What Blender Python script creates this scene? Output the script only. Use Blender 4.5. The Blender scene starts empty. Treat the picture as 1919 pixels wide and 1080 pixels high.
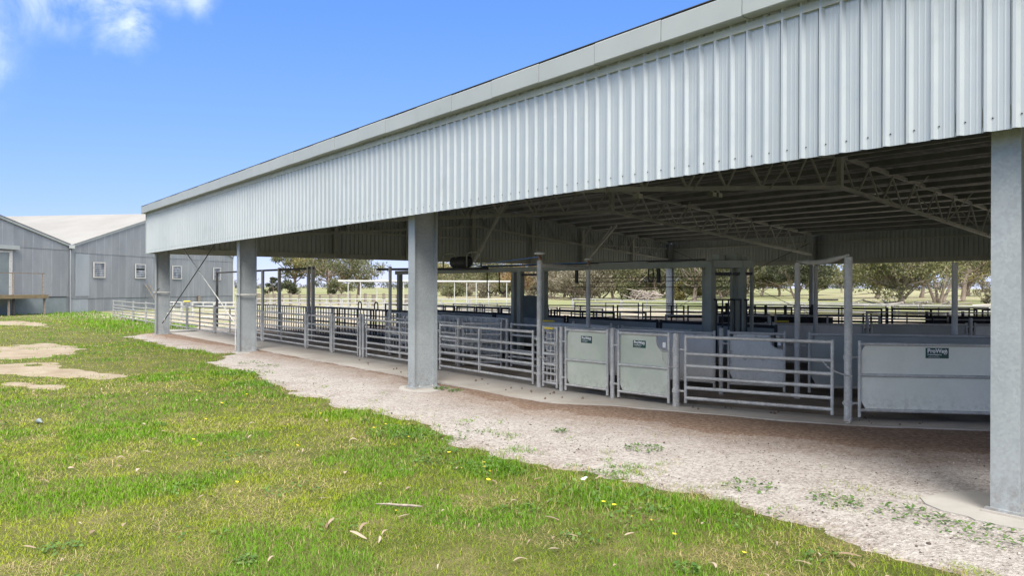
import bpy, math, random
import numpy as np
from mathutils import Matrix, Vector, Euler

# ------------------------------------------------------------------ camera, sky, sun, exposure
scene = bpy.context.scene
COL = scene.collection
CAM_H = 1.762
SKY_LIFT = 0.06
SKY_GRADE = ((1.14, 1.78), (0.74, 1.18), (0.38, 1.31))     # (power, gain) per channel: tone of the clear sky
YAW = 0.6597                      # view axis = (-cos, sin): looking along the shed
AX = Vector((-math.cos(YAW), math.sin(YAW), 0.0))
RT = Vector((math.sin(YAW), math.cos(YAW), 0.0))
cam_d = bpy.data.cameras.new('camera')
cam_d.sensor_width = 36.0
cam_d.lens = 36.0 * 1425.3 / 1919.0
cam_d.shift_y = -0.0004
cam_d.clip_start = 0.05
cam_d.clip_end = 9000.0
cam = bpy.data.objects.new('camera', cam_d)
COL.objects.link(cam)
_u = Vector((0, 0, 1))
_m = Matrix((RT, _u, -AX)).transposed().to_4x4()
cam.matrix_world = Matrix.Translation((0, 0, CAM_H)) @ _m @ Matrix.Rotation(0.0029, 4, 'Z')
scene.camera = cam

SUN_DIR = Vector((0.55, -0.36, 0.755)).normalized()
sun_el = math.asin(SUN_DIR.z)
sun_az = math.atan2(SUN_DIR.x, SUN_DIR.y)
world = bpy.data.worlds.new('World')
scene.world = world
world.use_nodes = True
wn = world.node_tree.nodes
wl = world.node_tree.links
wn.clear()
w_out = wn.new('ShaderNodeOutputWorld')
w_bg = wn.new('ShaderNodeBackground')
w_bg.inputs['Strength'].default_value = 0.06
sky = wn.new('ShaderNodeTexSky')
sky.sky_type = 'NISHITA'
sky.sun_disc = False
sky.sun_elevation = sun_el
sky.sun_rotation = sun_az
sky.altitude = 100.0
sky.air_density = 1.0
sky.dust_density = 0.15
sky.ozone_density = 1.8
# broken cumulus: soft shapes at a few places of the sky, edges broken up by noise
tc = wn.new('ShaderNodeTexCoord')
nz = wn.new('ShaderNodeTexNoise')
nz.inputs['Scale'].default_value = 9.0
nz.inputs['Detail'].default_value = 7.0
nz.inputs['Roughness'].default_value = 0.55
wl.new(tc.outputs['Generated'], nz.inputs['Vector'])
def vmath(op, a, b=None):
    n = wn.new('ShaderNodeVectorMath'); n.operation = op
    wl.new(a, n.inputs[0])
    if b is not None:
        if isinstance(b, (tuple, Vector)): n.inputs[1].default_value = tuple(b)
        else: wl.new(b, n.inputs[1])
    return n
def wmath(op, a, b, clamp=False):
    n = wn.new('ShaderNodeMath'); n.operation = op; n.use_clamp = clamp
    for i, v in enumerate((a, b)):
        if isinstance(v, (int, float)): n.inputs[i].default_value = v
        else: wl.new(v, n.inputs[i])
    return n.outputs[0]
off = vmath('SUBTRACT', nz.outputs['Color'], (0.5, 0.5, 0.5))
offs = wn.new('ShaderNodeVectorMath'); offs.operation = 'SCALE'; offs.inputs['Scale'].default_value = 0.10
wl.new(off.outputs[0], offs.inputs[0])
wv = vmath('ADD', tc.outputs['Generated'], offs.outputs[0])
def pix_dir(px, py):
    return (AX + RT * ((px - 960) / 1425.3) + Vector((0, 0, (539.3 - py) / 1425.3))).normalized()
CLOUDS = [(pix_dir(60, -75), 0.10, 0.9), (pix_dir(170, -45), 0.085, 0.9), (pix_dir(215, 40), 0.045, 0.95), (pix_dir(-25, 120), 0.045, 0.95), (pix_dir(360, -10), 0.04, 0.98), (pix_dir(300, -30), 0.05, 0.95),
          (pix_dir(-140, 20), 0.12, 0.8), (pix_dir(-380, 130), 0.10, 0.8)]
mask = None
for d, rad, soft in CLOUDS:
    dist = vmath('DISTANCE', wv.outputs[0], d)
    mr = wn.new('ShaderNodeMapRange'); mr.interpolation_type = 'SMOOTHSTEP'
    wl.new(dist.outputs['Value'], mr.inputs['Value'])
    mr.inputs['From Min'].default_value = rad * (1 - soft)
    mr.inputs['From Max'].default_value = rad
    mr.inputs['To Min'].default_value = 1.0
    mr.inputs['To Max'].default_value = 0.0
    mask = mr.outputs[0] if mask is None else wmath('MAXIMUM', mask, mr.outputs[0])
nz2 = wn.new('ShaderNodeTexNoise'); nz2.inputs['Scale'].default_value = 11.0; nz2.inputs['Detail'].default_value = 9.0; nz2.inputs['Roughness'].default_value = 0.6; nz2.inputs['Distortion'].default_value = 0.6
wl.new(tc.outputs['Generated'], nz2.inputs['Vector'])
# bright cloud cover added above the view as fill light, clear towards the horizon
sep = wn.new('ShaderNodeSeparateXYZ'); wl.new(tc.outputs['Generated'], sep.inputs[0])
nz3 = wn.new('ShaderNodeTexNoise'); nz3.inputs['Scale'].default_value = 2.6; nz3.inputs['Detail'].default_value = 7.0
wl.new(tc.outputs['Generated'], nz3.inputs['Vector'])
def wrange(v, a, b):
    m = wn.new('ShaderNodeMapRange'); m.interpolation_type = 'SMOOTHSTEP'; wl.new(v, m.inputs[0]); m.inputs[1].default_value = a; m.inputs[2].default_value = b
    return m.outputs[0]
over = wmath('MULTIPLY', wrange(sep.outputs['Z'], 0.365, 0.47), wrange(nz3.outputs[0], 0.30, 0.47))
mask = wmath('MULTIPLY', mask, wrange(nz2.outputs[0], 0.30, 0.66), True)
mask = wmath('MULTIPLY', mask, 0.37)
# the clear sky is read a little above each direction, which keeps the horizon band blue
sv = vmath('MULTIPLY_ADD', tc.outputs['Generated'], (1.0, 1.0, 0.85)); sv.inputs[2].default_value = (0, 0, SKY_LIFT)
svn = vmath('NORMALIZE', sv.outputs[0]); wl.new(svn.outputs[0], sky.inputs['Vector'])
sep2 = wn.new('ShaderNodeSeparateColor'); wl.new(sky.outputs[0], sep2.inputs[0])
hs = wn.new('ShaderNodeCombineColor')
for ch, (pw, k) in zip(('Red', 'Green', 'Blue'), SKY_GRADE):
    wl.new(wmath('MULTIPLY', wmath('POWER', wmath('MULTIPLY', sep2.outputs[ch], 0.0706), pw), k / 0.2016), hs.inputs[ch])
mix = wn.new('ShaderNodeMix'); mix.data_type = 'RGBA'
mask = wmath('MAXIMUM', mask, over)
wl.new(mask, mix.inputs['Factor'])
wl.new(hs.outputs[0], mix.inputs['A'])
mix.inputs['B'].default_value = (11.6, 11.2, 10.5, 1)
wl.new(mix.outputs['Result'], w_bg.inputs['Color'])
wl.new(w_bg.outputs[0], w_out.inputs[0])

sun_d = bpy.data.lights.new('sun', 'SUN')
sun_d.energy = 1.5
sun_d.angle = math.radians(28)
sun_d.color = (1.0, 0.95, 0.88)
sun = bpy.data.objects.new('sun', sun_d)
COL.objects.link(sun)
sun.rotation_euler = SUN_DIR.to_track_quat('Z', 'Y').to_euler()
sun.location = (20, -10, 40)

scene.render.engine = 'CYCLES'
scene.view_settings.view_transform = 'Standard'
scene.view_settings.look = 'None'
scene.view_settings.gamma = 1.0
scene.view_settings.exposure = 2.0
scene.view_settings.use_curve_mapping = False

rng = np.random.default_rng(7)
random.seed(11)

# ------------------------------------------------------------------ numpy value noise
def _hash(ix, iy, seed):
    h = (ix.astype(np.int64) * 374761393 + iy.astype(np.int64) * 668265263 + seed * 1442695041) & 0x7fffffff
    h = ((h ^ (h >> 13)) * 1274126177) & 0x7fffffff
    return ((h ^ (h >> 16)) & 0xffff) / 65535.0
def vnoise(x, y, seed=0):
    x = np.asarray(x, float); y = np.asarray(y, float)
    ix = np.floor(x); iy = np.floor(y)
    fx = x - ix; fy = y - iy
    fx = fx * fx * (3 - 2 * fx); fy = fy * fy * (3 - 2 * fy)
    a = _hash(ix, iy, seed); b = _hash(ix + 1, iy, seed)
    c = _hash(ix, iy + 1, seed); d = _hash(ix + 1, iy + 1, seed)
    return (a * (1 - fx) + b * fx) * (1 - fy) + (c * (1 - fx) + d * fx) * fy
def fbm(x, y, seed=0, oct=4):
    s = 0; a = 0.5; t = 0
    for i in range(oct):
        s = s + a * vnoise(x * 2 ** i, y * 2 ** i, seed + i * 17); t += a; a *= 0.5
    return s / t
def sstep(a, b, x):
    t = np.clip((np.asarray(x, float) - a) / (b - a), 0, 1)
    return t * t * (3 - 2 * t)

# ------------------------------------------------------------------ materials
class NT:
    def __init__(s, name):
        s.m = bpy.data.materials.new(name); s.m.use_nodes = True
        s.n = s.m.node_tree.nodes; s.l = s.m.node_tree.links
        s.b = s.n['Principled BSDF']; s.out = s.n['Material Output']
        s.geo = s.n.new('ShaderNodeNewGeometry')
        s.pos = s.geo.outputs['Position']
    def noise(s, scale, detail=4, rough=0.55, vec=None, stretch=None):
        n = s.n.new('ShaderNodeTexNoise')
        n.inputs['Scale'].default_value = scale; n.inputs['Detail'].default_value = detail; n.inputs['Roughness'].default_value = rough
        v = vec or s.pos
        if stretch:
            mp = s.n.new('ShaderNodeMapping'); mp.inputs['Scale'].default_value = stretch
            s.l.new(v, mp.inputs['Vector']); v = mp.outputs[0]
        s.l.new(v, n.inputs['Vector'])
        return n.outputs['Fac']
    def voro(s, scale, out='Distance', feature='F1'):
        n = s.n.new('ShaderNodeTexVoronoi'); n.feature = feature
        n.inputs['Scale'].default_value = scale
        s.l.new(s.pos, n.inputs['Vector'])
        return n.outputs[out]
    def ramp(s, fac, stops):
        r = s.n.new('ShaderNodeValToRGB')
        e = r.color_ramp.elements
        while len(e) < len(stops): e.new(0.5)
        for i, (p, c) in enumerate(stops):
            e[i].position = p; e[i].color = (*c, 1) if len(c) == 3 else c
        s.l.new(fac, r.inputs[0])
        return r.outputs[0]
    def mixc(s, fac, a, b, mode='MIX'):
        m = s.n.new('ShaderNodeMix'); m.data_type = 'RGBA'; m.blend_type = mode
        for k, v in (('Factor', fac), ('A', a), ('B', b)):
            if isinstance(v, (int, float)): m.inputs[k].default_value = v
            elif isinstance(v, tuple): m.inputs[k].default_value = (*v, 1) if len(v) == 3 else v
            else: s.l.new(v, m.inputs[k])
        return m.outputs['Result']
    def math(s, op, a, b=0.0, clamp=False):
        m = s.n.new('ShaderNodeMath'); m.operation = op; m.use_clamp = clamp
        for i, v in enumerate((a, b)):
            if isinstance(v, (int, float)): m.inputs[i].default_value = v
            else: s.l.new(v, m.inputs[i])
        return m.outputs[0]
    def rng(s, v, a, b, c, d):
        m = s.n.new('ShaderNodeMapRange')
        s.l.new(v, m.inputs[0])
        for i, q in zip((1, 2, 3, 4), (a, b, c, d)): m.inputs[i].default_value = q
        return m.outputs[0]
    def attr(s, name, out='Color'):
        a = s.n.new('ShaderNodeAttribute'); a.attribute_name = name
        return a.outputs[out]
    def objrand(s):
        return s.n.new('ShaderNodeObjectInfo').outputs['Random']
    def set(s, color=None, rough=None, metal=None, spec=None):
        for k, v in (('Base Color', color), ('Roughness', rough), ('Metallic', metal), ('Specular IOR Level', spec)):
            if v is None: continue
            if isinstance(v, (int, float)): s.b.inputs[k].default_value = v
            elif isinstance(v, tuple): s.b.inputs[k].default_value = (*v, 1)
            else: s.l.new(v, s.b.inputs[k])
        return s
    def bump(s, h, strength=0.3, dist=0.01):
        b = s.n.new('ShaderNodeBump'); b.inputs['Strength'].default_value = strength; b.inputs['Distance'].default_value = dist
        s.l.new(h, b.inputs['Height']); s.l.new(b.outputs[0], s.b.inputs['Normal'])
        return s

def galv(name, dark, light, metal=0.5, r0=0.35, r1=0.55, spangle=0.12, blotch=2.5, tint=0.0, splash=0.0):
    t = NT(name)
    n1 = t.noise(blotch, 5, 0.6)
    c = t.ramp(n1, [(0.32, dark), (0.68, light)])
    if spangle:
        v = t.voro(45.0, 'Color')
        bw = t.n.new('ShaderNodeRGBToBW'); t.l.new(v, bw.inputs[0])
        c = t.mixc(1.0, c, t.ramp(bw.outputs[0], [(0.0, (1 - spangle,) * 3), (1.0, (1 + spangle * 0.4,) * 3)]), 'MULTIPLY')
    grime = t.noise(1.1, 6, 0.7)
    c = t.mixc(t.rng(grime, 0.55, 0.8, 0.0, 0.35), c, tuple(x * 0.55 for x in dark))
    if splash:          # dried mud thrown up from the ground, rubbed scuffs
        sz = t.n.new('ShaderNodeSeparateXYZ'); t.l.new(t.pos, sz.inputs[0])
        mud = t.math('MULTIPLY', t.rng(sz.outputs['Z'], 0.05, 0.5, 1.0, 0.0), t.rng(t.noise(13, 6, 0.75), 0.46, 0.62, 0.0, splash))
        c = t.mixc(mud, c, (0.20, 0.15, 0.11))
        c = t.mixc(t.rng(t.noise(7, 5, 0.8, stretch=(1, 1, 0.35)), 0.64, 0.70, 0.0, 0.35), c, tuple(min(0.85, x * 1.35) for x in light))
    if tint:
        c = t.mixc(t.math('MULTIPLY', t.objrand(), tint), c, (0.12, 0.12, 0.125))
    t.set(c, t.rng(t.noise(6.0, 4), 0.3, 0.7, r0, r1), metal)
    return t.m

MAT = {}
MAT['zinc'] = galv('new_zincalume', (0.42, 0.46, 0.472), (0.485, 0.522, 0.53), 0.3, 0.34, 0.44, 0.0, 0.35)
MAT['capping'] = galv('folded_capping', (0.345, 0.375, 0.375), (0.395, 0.425, 0.425), 0.15, 0.45, 0.55, 0.0, 0.8)
MAT['galv_col'] = galv('galvanised_beam', (0.345, 0.38, 0.395), (0.42, 0.45, 0.465), 0.3, 0.42, 0.55, 0.14, 1.6, splash=0.5)
MAT['galv_out'] = galv('weathered_fence_pipe', (0.27, 0.28, 0.28), (0.40, 0.41, 0.41), 0.2, 0.5, 0.65, 0.12, 4.0)
MAT['galv'] = galv('galvanised_pipe', (0.42, 0.42, 0.395), (0.61, 0.605, 0.57), 0.22, 0.42, 0.58, 0.15, 5.0, splash=0.6)
MAT['galv_in'] = galv('weathered_pipe', (0.48, 0.465, 0.425), (0.65, 0.63, 0.585), 0.0, 0.45, 0.6, 0.12, 3.0, splash=0.6)
MAT['white_pipe'] = galv('bright_pipe', (0.36, 0.37, 0.37), (0.48, 0.485, 0.48), 0.1, 0.45, 0.6, 0.05, 2.0)
MAT['dark_pipe'] = galv('dark_steel_pipe', (0.022, 0.022, 0.024), (0.055, 0.055, 0.056), 0.1, 0.5, 0.7, 0.0, 3.0)
MAT['sheet_pale'] = galv('pale_steel_sheet', (0.42, 0.465, 0.375), (0.555, 0.58, 0.485), 0.05, 0.4, 0.52, 0.03, 1.6, splash=0.55)
MAT['sheet_pale_lit'] = galv('pale_steel_sheet_lit', (0.66, 0.675, 0.58), (0.76, 0.76, 0.67), 0.02, 0.4, 0.52, 0.03, 1.6, splash=0.55)  # brighter copy of the pale sheet; light missing under the roof put into its colour
MAT['sheet_blue'] = galv('blue_grey_sheet', (0.57, 0.56, 0.525), (0.71, 0.695, 0.655), 0.02, 0.4, 0.52, 0.06, 2.2, splash=0.6)
MAT['sheet_dark'] = galv('dark_sheet', (0.33, 0.34, 0.315), (0.43, 0.435, 0.405), 0.0, 0.45, 0.6, 0.0, 2.0, splash=0.5)
MAT['sheet_light'] = galv('light_spangled_sheet', (0.60, 0.60, 0.57), (0.74, 0.735, 0.70), 0.1, 0.4, 0.5, 0.08, 2.4, splash=0.6)
MAT['door_green'] = galv('dark_green_sheet', (0.045, 0.06, 0.06), (0.075, 0.092, 0.09), 0.0, 0.6, 0.75, 0.0, 2.0)
MAT['frame_green'] = galv('grey_green_frame', (0.24, 0.255, 0.22), (0.33, 0.345, 0.30), 0.05, 0.55, 0.7, 0.0, 2.0)
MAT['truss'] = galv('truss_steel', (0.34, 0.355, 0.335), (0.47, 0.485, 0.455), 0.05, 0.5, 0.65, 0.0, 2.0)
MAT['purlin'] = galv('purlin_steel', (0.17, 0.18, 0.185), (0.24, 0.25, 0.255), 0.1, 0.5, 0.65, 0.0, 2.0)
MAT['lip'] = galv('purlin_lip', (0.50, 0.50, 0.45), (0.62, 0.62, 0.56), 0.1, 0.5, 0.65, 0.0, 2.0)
MAT['roofing'] = galv('roof_sheet', (0.29, 0.305, 0.32), (0.36, 0.375, 0.39), 0.3, 0.45, 0.6, 0.0, 0.6)

def old_iron(name, dark, light, metal=0.35):
    t = NT(name)
    n1 = t.noise(1.4, 6, 0.65, stretch=(1, 1, 0.25))
    c = t.ramp(n1, [(0.3, dark), (0.7, light)])
    c = t.mixc(t.math('MULTIPLY', t.objrand(), 0.4), c, tuple(x * 0.7 for x in dark))
    st = t.noise(9.0, 5, 0.7, stretch=(1, 1, 0.12))
    c = t.mixc(t.rng(st, 0.56, 0.75, 0.0, 0.45), c, (0.42, 0.45, 0.48))
    fl = t.noise(40.0, 3, 0.7)
    c = t.mixc(t.rng(fl, 0.6, 0.75, 0.0, 0.35), c, (0.5, 0.52, 0.54))
    tcn = t.n.new('ShaderNodeTexCoord'); sx = t.n.new('ShaderNodeSeparateXYZ'); t.l.new(tcn.outputs['Object'], sx.inputs[0])
    lap = t.math('MULTIPLY', t.math('LESS_THAN', sx.outputs['X'], 0.055), t.rng(t.noise(1.2, 5, 0.7), 0.35, 0.6, 0.05, 0.5))
    c = t.mixc(lap, c, (0.50, 0.53, 0.555))          # bright rubbed lap edge of each sheet
    t.set(c, 0.5, metal)
    return t.m
MAT['old_iron'] = old_iron('old_corrugated_iron', (0.27, 0.29, 0.31), (0.37, 0.39, 0.41))
MAT['old_iron_pale'] = old_iron('pale_corrugated_iron', (0.38, 0.42, 0.45), (0.47, 0.51, 0.54))
MAT['flat_iron'] = galv('flat_grey_sheet', (0.17, 0.21, 0.225), (0.24, 0.28, 0.29), 0.2, 0.5, 0.65, 0.0, 1.0)
t = NT('white_roof_iron'); t.set(t.ramp(t.noise(0.4, 5), [(0.3, (0.235, 0.234, 0.232)), (0.7, (0.28, 0.28, 0.278))]), 0.85, 0.0); t.b.inputs['Specular IOR Level'].default_value = 0.08; MAT['white_roof'] = t.m
t = NT('flaking_white_paint'); t.set(t.ramp(t.noise(9, 6, 0.7), [(0.34, (0.25, 0.23, 0.21)), (0.42, (0.50, 0.495, 0.48)), (1.0, (0.6, 0.59, 0.57))]), 0.6); MAT['white_paint'] = t.m
t = NT('weathered_timber'); t.set(t.ramp(t.noise(3, 6, 0.7, stretch=(1, 1, 6)), [(0.3, (0.10, 0.085, 0.07)), (0.7, (0.26, 0.22, 0.18))]), 0.8); MAT['timber'] = t.m
t = NT('yellowed_timber'); t.set(t.ramp(t.noise(4, 5), [(0.3, (0.22, 0.155, 0.07)), (0.7, (0.33, 0.235, 0.115))]), 0.75); MAT['timber_y'] = t.m
t = NT('dark_glass'); t.set(t.ramp(t.noise(3, 2), [(0.3, (0.02, 0.022, 0.025)), (0.7, (0.05, 0.055, 0.06))]), 0.12, 0.0); MAT['glass'] = t.m
t = NT('louvre_glass'); t.set(t.ramp(t.noise(2.3, 3), [(0.3, (0.05, 0.056, 0.064)), (0.62, (0.26, 0.28, 0.30))]), 0.35, 0.0); MAT['louvre'] = t.m
t = NT('black_rubber'); t.set(t.ramp(t.noise(12, 3), [(0.3, (0.012, 0.012, 0.013)), (0.7, (0.03, 0.03, 0.03))]), 0.55); MAT['black'] = t.m
t = NT('sign_green'); t.set(t.ramp(t.noise(3, 2), [(0.3, (0.0, 0.045, 0.035)), (0.7, (0.004, 0.06, 0.045))]), 0.4); MAT['sign'] = t.m
t = NT('sign_white'); t.set(t.ramp(t.noise(30, 2), [(0.3, (0.72, 0.72, 0.72)), (0.7, (0.8, 0.8, 0.8))]), 0.45); MAT['sign_white'] = t.m
t = NT('yellow_plastic'); t.set(t.ramp(t.noise(6, 2), [(0.3, (0.60, 0.46, 0.03)), (0.7, (0.72, 0.55, 0.06))]), 0.45); MAT['yellow'] = t.m
t = NT('yellow_petal'); t.set(t.ramp(t.noise(60, 2), [(0.3, (0.75, 0.58, 0.02)), (0.7, (0.82, 0.68, 0.06))]), 0.6); MAT['petal'] = t.m
t = NT('rope_blue'); t.set(t.ramp(t.noise(60, 2), [(0.3, (0.06, 0.16, 0.42)), (0.7, (0.12, 0.26, 0.55))]), 0.7); MAT['rope'] = t.m
t = NT('rusty_pulley'); t.set(t.ramp(t.noise(30, 4), [(0.3, (0.20, 0.09, 0.05)), (0.7, (0.42, 0.25, 0.17))]), 0.7); MAT['rust'] = t.m
t = NT('grubby_white_plastic'); t.set(t.ramp(t.noise(14, 4), [(0.3, (0.5, 0.5, 0.45)), (0.7, (0.68, 0.68, 0.63))]), 0.6); MAT['cap_white'] = t.m
t = NT('dry_leaf'); t.set(t.mixc(t.objrand(), (0.20, 0.14, 0.085), (0.40, 0.325, 0.255)), 0.8); MAT['leaf_litter'] = t.m
t = NT('pale_stick'); t.set(t.ramp(t.noise(20, 4), [(0.3, (0.2, 0.165, 0.13)), (0.7, (0.38, 0.33, 0.28))]), 0.8); MAT['stick'] = t.m
t = NT('driftwood'); t.set(t.mixc(t.objrand(), (0.20, 0.165, 0.15), (0.46, 0.41, 0.38)), 0.85); MAT['deadwood'] = t.m
t = NT('dark_hole'); t.set(t.ramp(t.noise(3, 2), [(0.3, (0.02, 0.02, 0.02)), (0.7, (0.035, 0.033, 0.03))]), 0.9); MAT['dark'] = t.m

# concrete with dust and stains
t = NT('concrete')
c = t.ramp(t.noise(1.3, 7, 0.65), [(0.28, (0.32, 0.29, 0.255)), (0.5, (0.42, 0.395, 0.355)), (0.75, (0.49, 0.465, 0.425))])
c = t.mixc(t.rng(t.noise(14, 5, 0.7), 0.58, 0.72, 0, 0.45), c, (0.16, 0.12, 0.095))
c = t.mixc(t.rng(t.noise(0.35, 4, 0.6), 0.45, 0.7, 0, 0.55), c, (0.38, 0.31, 0.25))
t.set(c, 0.85); t.bump(t.noise(60, 4), 0.25, 0.004); MAT['concrete'] = t.m
t = NT('pale_concrete')
c = t.ramp(t.noise(2.2, 7, 0.65), [(0.28, (0.37, 0.355, 0.325)), (0.75, (0.48, 0.46, 0.43))])
t.set(c, 0.85); t.bump(t.noise(50, 4), 0.3, 0.004); MAT['pad'] = t.m
# gravel: crushed pale limestone
def gravel_color(t):
    v = t.voro(48.0, 'Color'); bw = t.n.new('ShaderNodeRGBToBW'); t.l.new(v, bw.inputs[0])
    c = t.ramp(bw.outputs[0], [(0.15, (0.12, 0.10, 0.085)), (0.3, (0.28, 0.245, 0.215)), (0.6, (0.42, 0.385, 0.35)), (0.85, (0.60, 0.57, 0.535))])
    v2 = t.voro(17.0, 'Color'); bw2 = t.n.new('ShaderNodeRGBToBW'); t.l.new(v2, bw2.inputs[0])
    c = t.mixc(t.rng(bw2.outputs[0], 0.62, 0.8, 0, 0.6), c, (0.54, 0.505, 0.47))
    c2 = t.ramp(t.noise(1.1, 7, 0.7), [(0.30, (0.19, 0.155, 0.128)), (0.46, (0.335, 0.30, 0.268)), (0.7, (0.42, 0.395, 0.365))])
    c = t.mixc(0.5, c, c2)
    return t.mixc(t.rng(t.noise(26, 4, 0.7), 0.58, 0.68, 0, 0.8), c, (0.12, 0.095, 0.08))
def dirt_color(t):
    return t.ramp(t.noise(24, 6, 0.75), [(0.3, (0.10, 0.064, 0.046)), (0.5, (0.21, 0.145, 0.108)), (0.66, (0.34, 0.265, 0.21)), (0.74, (0.60, 0.55, 0.5))])
t = NT('limestone_gravel')
c = gravel_color(t)
dm = t.math('MULTIPLY', t.attr('dirt', 'Fac'), t.rng(t.noise(9, 5, 0.7), 0.3, 0.6, 0.25, 1.0))
c = t.mixc(dm, c, dirt_color(t))
t.set(c, 0.95, 0, 0.2); t.bump(t.math('ADD', t.voro(48.0), t.noise(90, 3)), 0.9, 0.014); MAT['gravel'] = t.m
t = NT('trodden_yard_floor')
c = t.ramp(t.noise(1.6, 7, 0.7), [(0.3, (0.15, 0.12, 0.095)), (0.55, (0.26, 0.22, 0.18)), (0.75, (0.38, 0.34, 0.29))])
t.set(c, 0.95, 0, 0.15); t.bump(t.noise(30, 5), 0.6, 0.015); MAT['yard_floor'] = t.m
t = NT('pale_bare_earth')
c = t.ramp(t.noise(1.2, 7, 0.7), [(0.3, (0.22, 0.175, 0.12)), (0.7, (0.34, 0.295, 0.235))])
c = t.mixc(t.rng(t.noise(18, 4, 0.7), 0.6, 0.72, 0, 0.6), c, (0.22, 0.18, 0.10))
t.set(c, 0.95, 0, 0.2); t.bump(t.noise(40, 4), 0.5, 0.01); MAT['sand'] = t.m
t = NT('crumbled_brown_dirt')
em = t.math('GREATER_THAN', t.math('ADD', t.attr('edge', 'Fac'), t.math('MULTIPLY', t.math('SUBTRACT', t.noise(14, 5, 0.75), 0.5), 1.5)), 0.5)
c = t.mixc(em, dirt_color(t), t.mixc(0.55, gravel_color(t), dirt_color(t)))
t.set(c, 0.95, 0, 0.15); t.bump(t.noise(45, 5, 0.7), 1.0, 0.02); MAT['dirt'] = t.m
# ground: thatch near, paddock far
t = NT('paddock_ground')
cn = t.ramp(t.noise(1.6, 7, 0.7), [(0.3, (0.065, 0.085, 0.02)), (0.5, (0.12, 0.125, 0.035)), (0.72, (0.24, 0.195, 0.10))])  # near ground darkened, shade between the grass blades put into its colour
cn = t.mixc(t.rng(t.noise(110, 4, 0.8), 0.42, 0.62, 0, 0.85), cn, (0.03, 0.04, 0.010))
cn = t.mixc(t.rng(t.noise(75, 3, 0.7), 0.60, 0.70, 0, 0.7), cn, (0.33, 0.28, 0.14))
far = t.ramp(t.noise(0.022, 6, 0.6), [(0.35, (0.13, 0.17, 0.06)), (0.5, (0.20, 0.215, 0.10)), (0.62, (0.29, 0.265, 0.175))])
far = t.mixc(t.rng(t.noise(0.6, 5, 0.7), 0.4, 0.75, 0, 0.5), far, (0.30, 0.28, 0.19))
yard = t.ramp(t.noise(0.35, 6, 0.65), [(0.36, (0.12, 0.2, 0.045)), (0.46, (0.30, 0.265, 0.205)), (0.7, (0.42, 0.385, 0.34))])
c = t.mixc(t.attr('far', 'Fac'), cn, far)
c = t.mixc(t.attr('yard', 'Fac'), c, yard)
t.set(c, 0.95, 0, 0.15); t.bump(t.noise(30, 5), 0.6, 0.02); MAT['ground'] = t.m
# leaves and bark
def leafmat(name, trans=0.35):
    t = NT(name)
    c = t.attr('Col')
    t.set(c, 0.6, 0, 0.25)
    tr = t.n.new('ShaderNodeBsdfTranslucent'); t.l.new(c, tr.inputs['Color'])
    ms = t.n.new('ShaderNodeMixShader'); ms.inputs[0].default_value = trans
    t.l.new(t.b.outputs[0], ms.inputs[1]); t.l.new(tr.outputs[0], ms.inputs[2]); t.l.new(ms.outputs[0], t.out.inputs['Surface'])
    return t.m
MAT['blade'] = leafmat('grass_blade', 0.3)
MAT['foliage'] = leafmat('gum_foliage', 0.25)
t = NT('gum_bark'); t.set(t.ramp(t.noise(0.7, 6, 0.7, stretch=(1, 1, 0.3)), [(0.3, (0.13, 0.09, 0.065)), (0.55, (0.29, 0.235, 0.19)), (0.75, (0.46, 0.42, 0.37))]), 0.85); MAT['bark'] = t.m
t = NT('pebble'); t.set(t.attr('Col'), 0.9, 0, 0.2); MAT['pebble'] = t.m

def tone(m, k):
    """scale a material's base colour"""
    nt = m.node_tree
    for l in [l for l in nt.links if l.to_socket.name in ('Base Color', 'Color') and l.to_node.type in ('BSDF_PRINCIPLED', 'BSDF_TRANSLUCENT')]:
        src, dst = l.from_socket, l.to_socket
        n = nt.nodes.new('ShaderNodeMix'); n.data_type = 'RGBA'; n.blend_type = 'MULTIPLY'; n.inputs['Factor'].default_value = 1.0
        n.inputs['B'].default_value = (*k, 1) if isinstance(k, tuple) else (k, k, k, 1)
        nt.links.new(src, n.inputs['A']); nt.links.new(n.outputs['Result'], dst)
for k_ in ('gravel', 'dirt', 'sand', 'pad', 'concrete', 'old_iron', 'old_iron_pale', 'flat_iron', 'white_roof', 'capping', 'galv_col', 'ground', 'blade', 'leaf_litter', 'stick', 'pebble', 'galv_out', 'white_pipe', 'white_paint', 'zinc', 'timber_y'):
    tone(MAT[k_], {'zinc': 0.9, 'blade': 1.08, 'gravel': (0.92, 0.93, 0.955), 'pad': 0.74, 'timber_y': (0.62, 0.68, 0.8)}.get(k_, 0.85))

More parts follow.
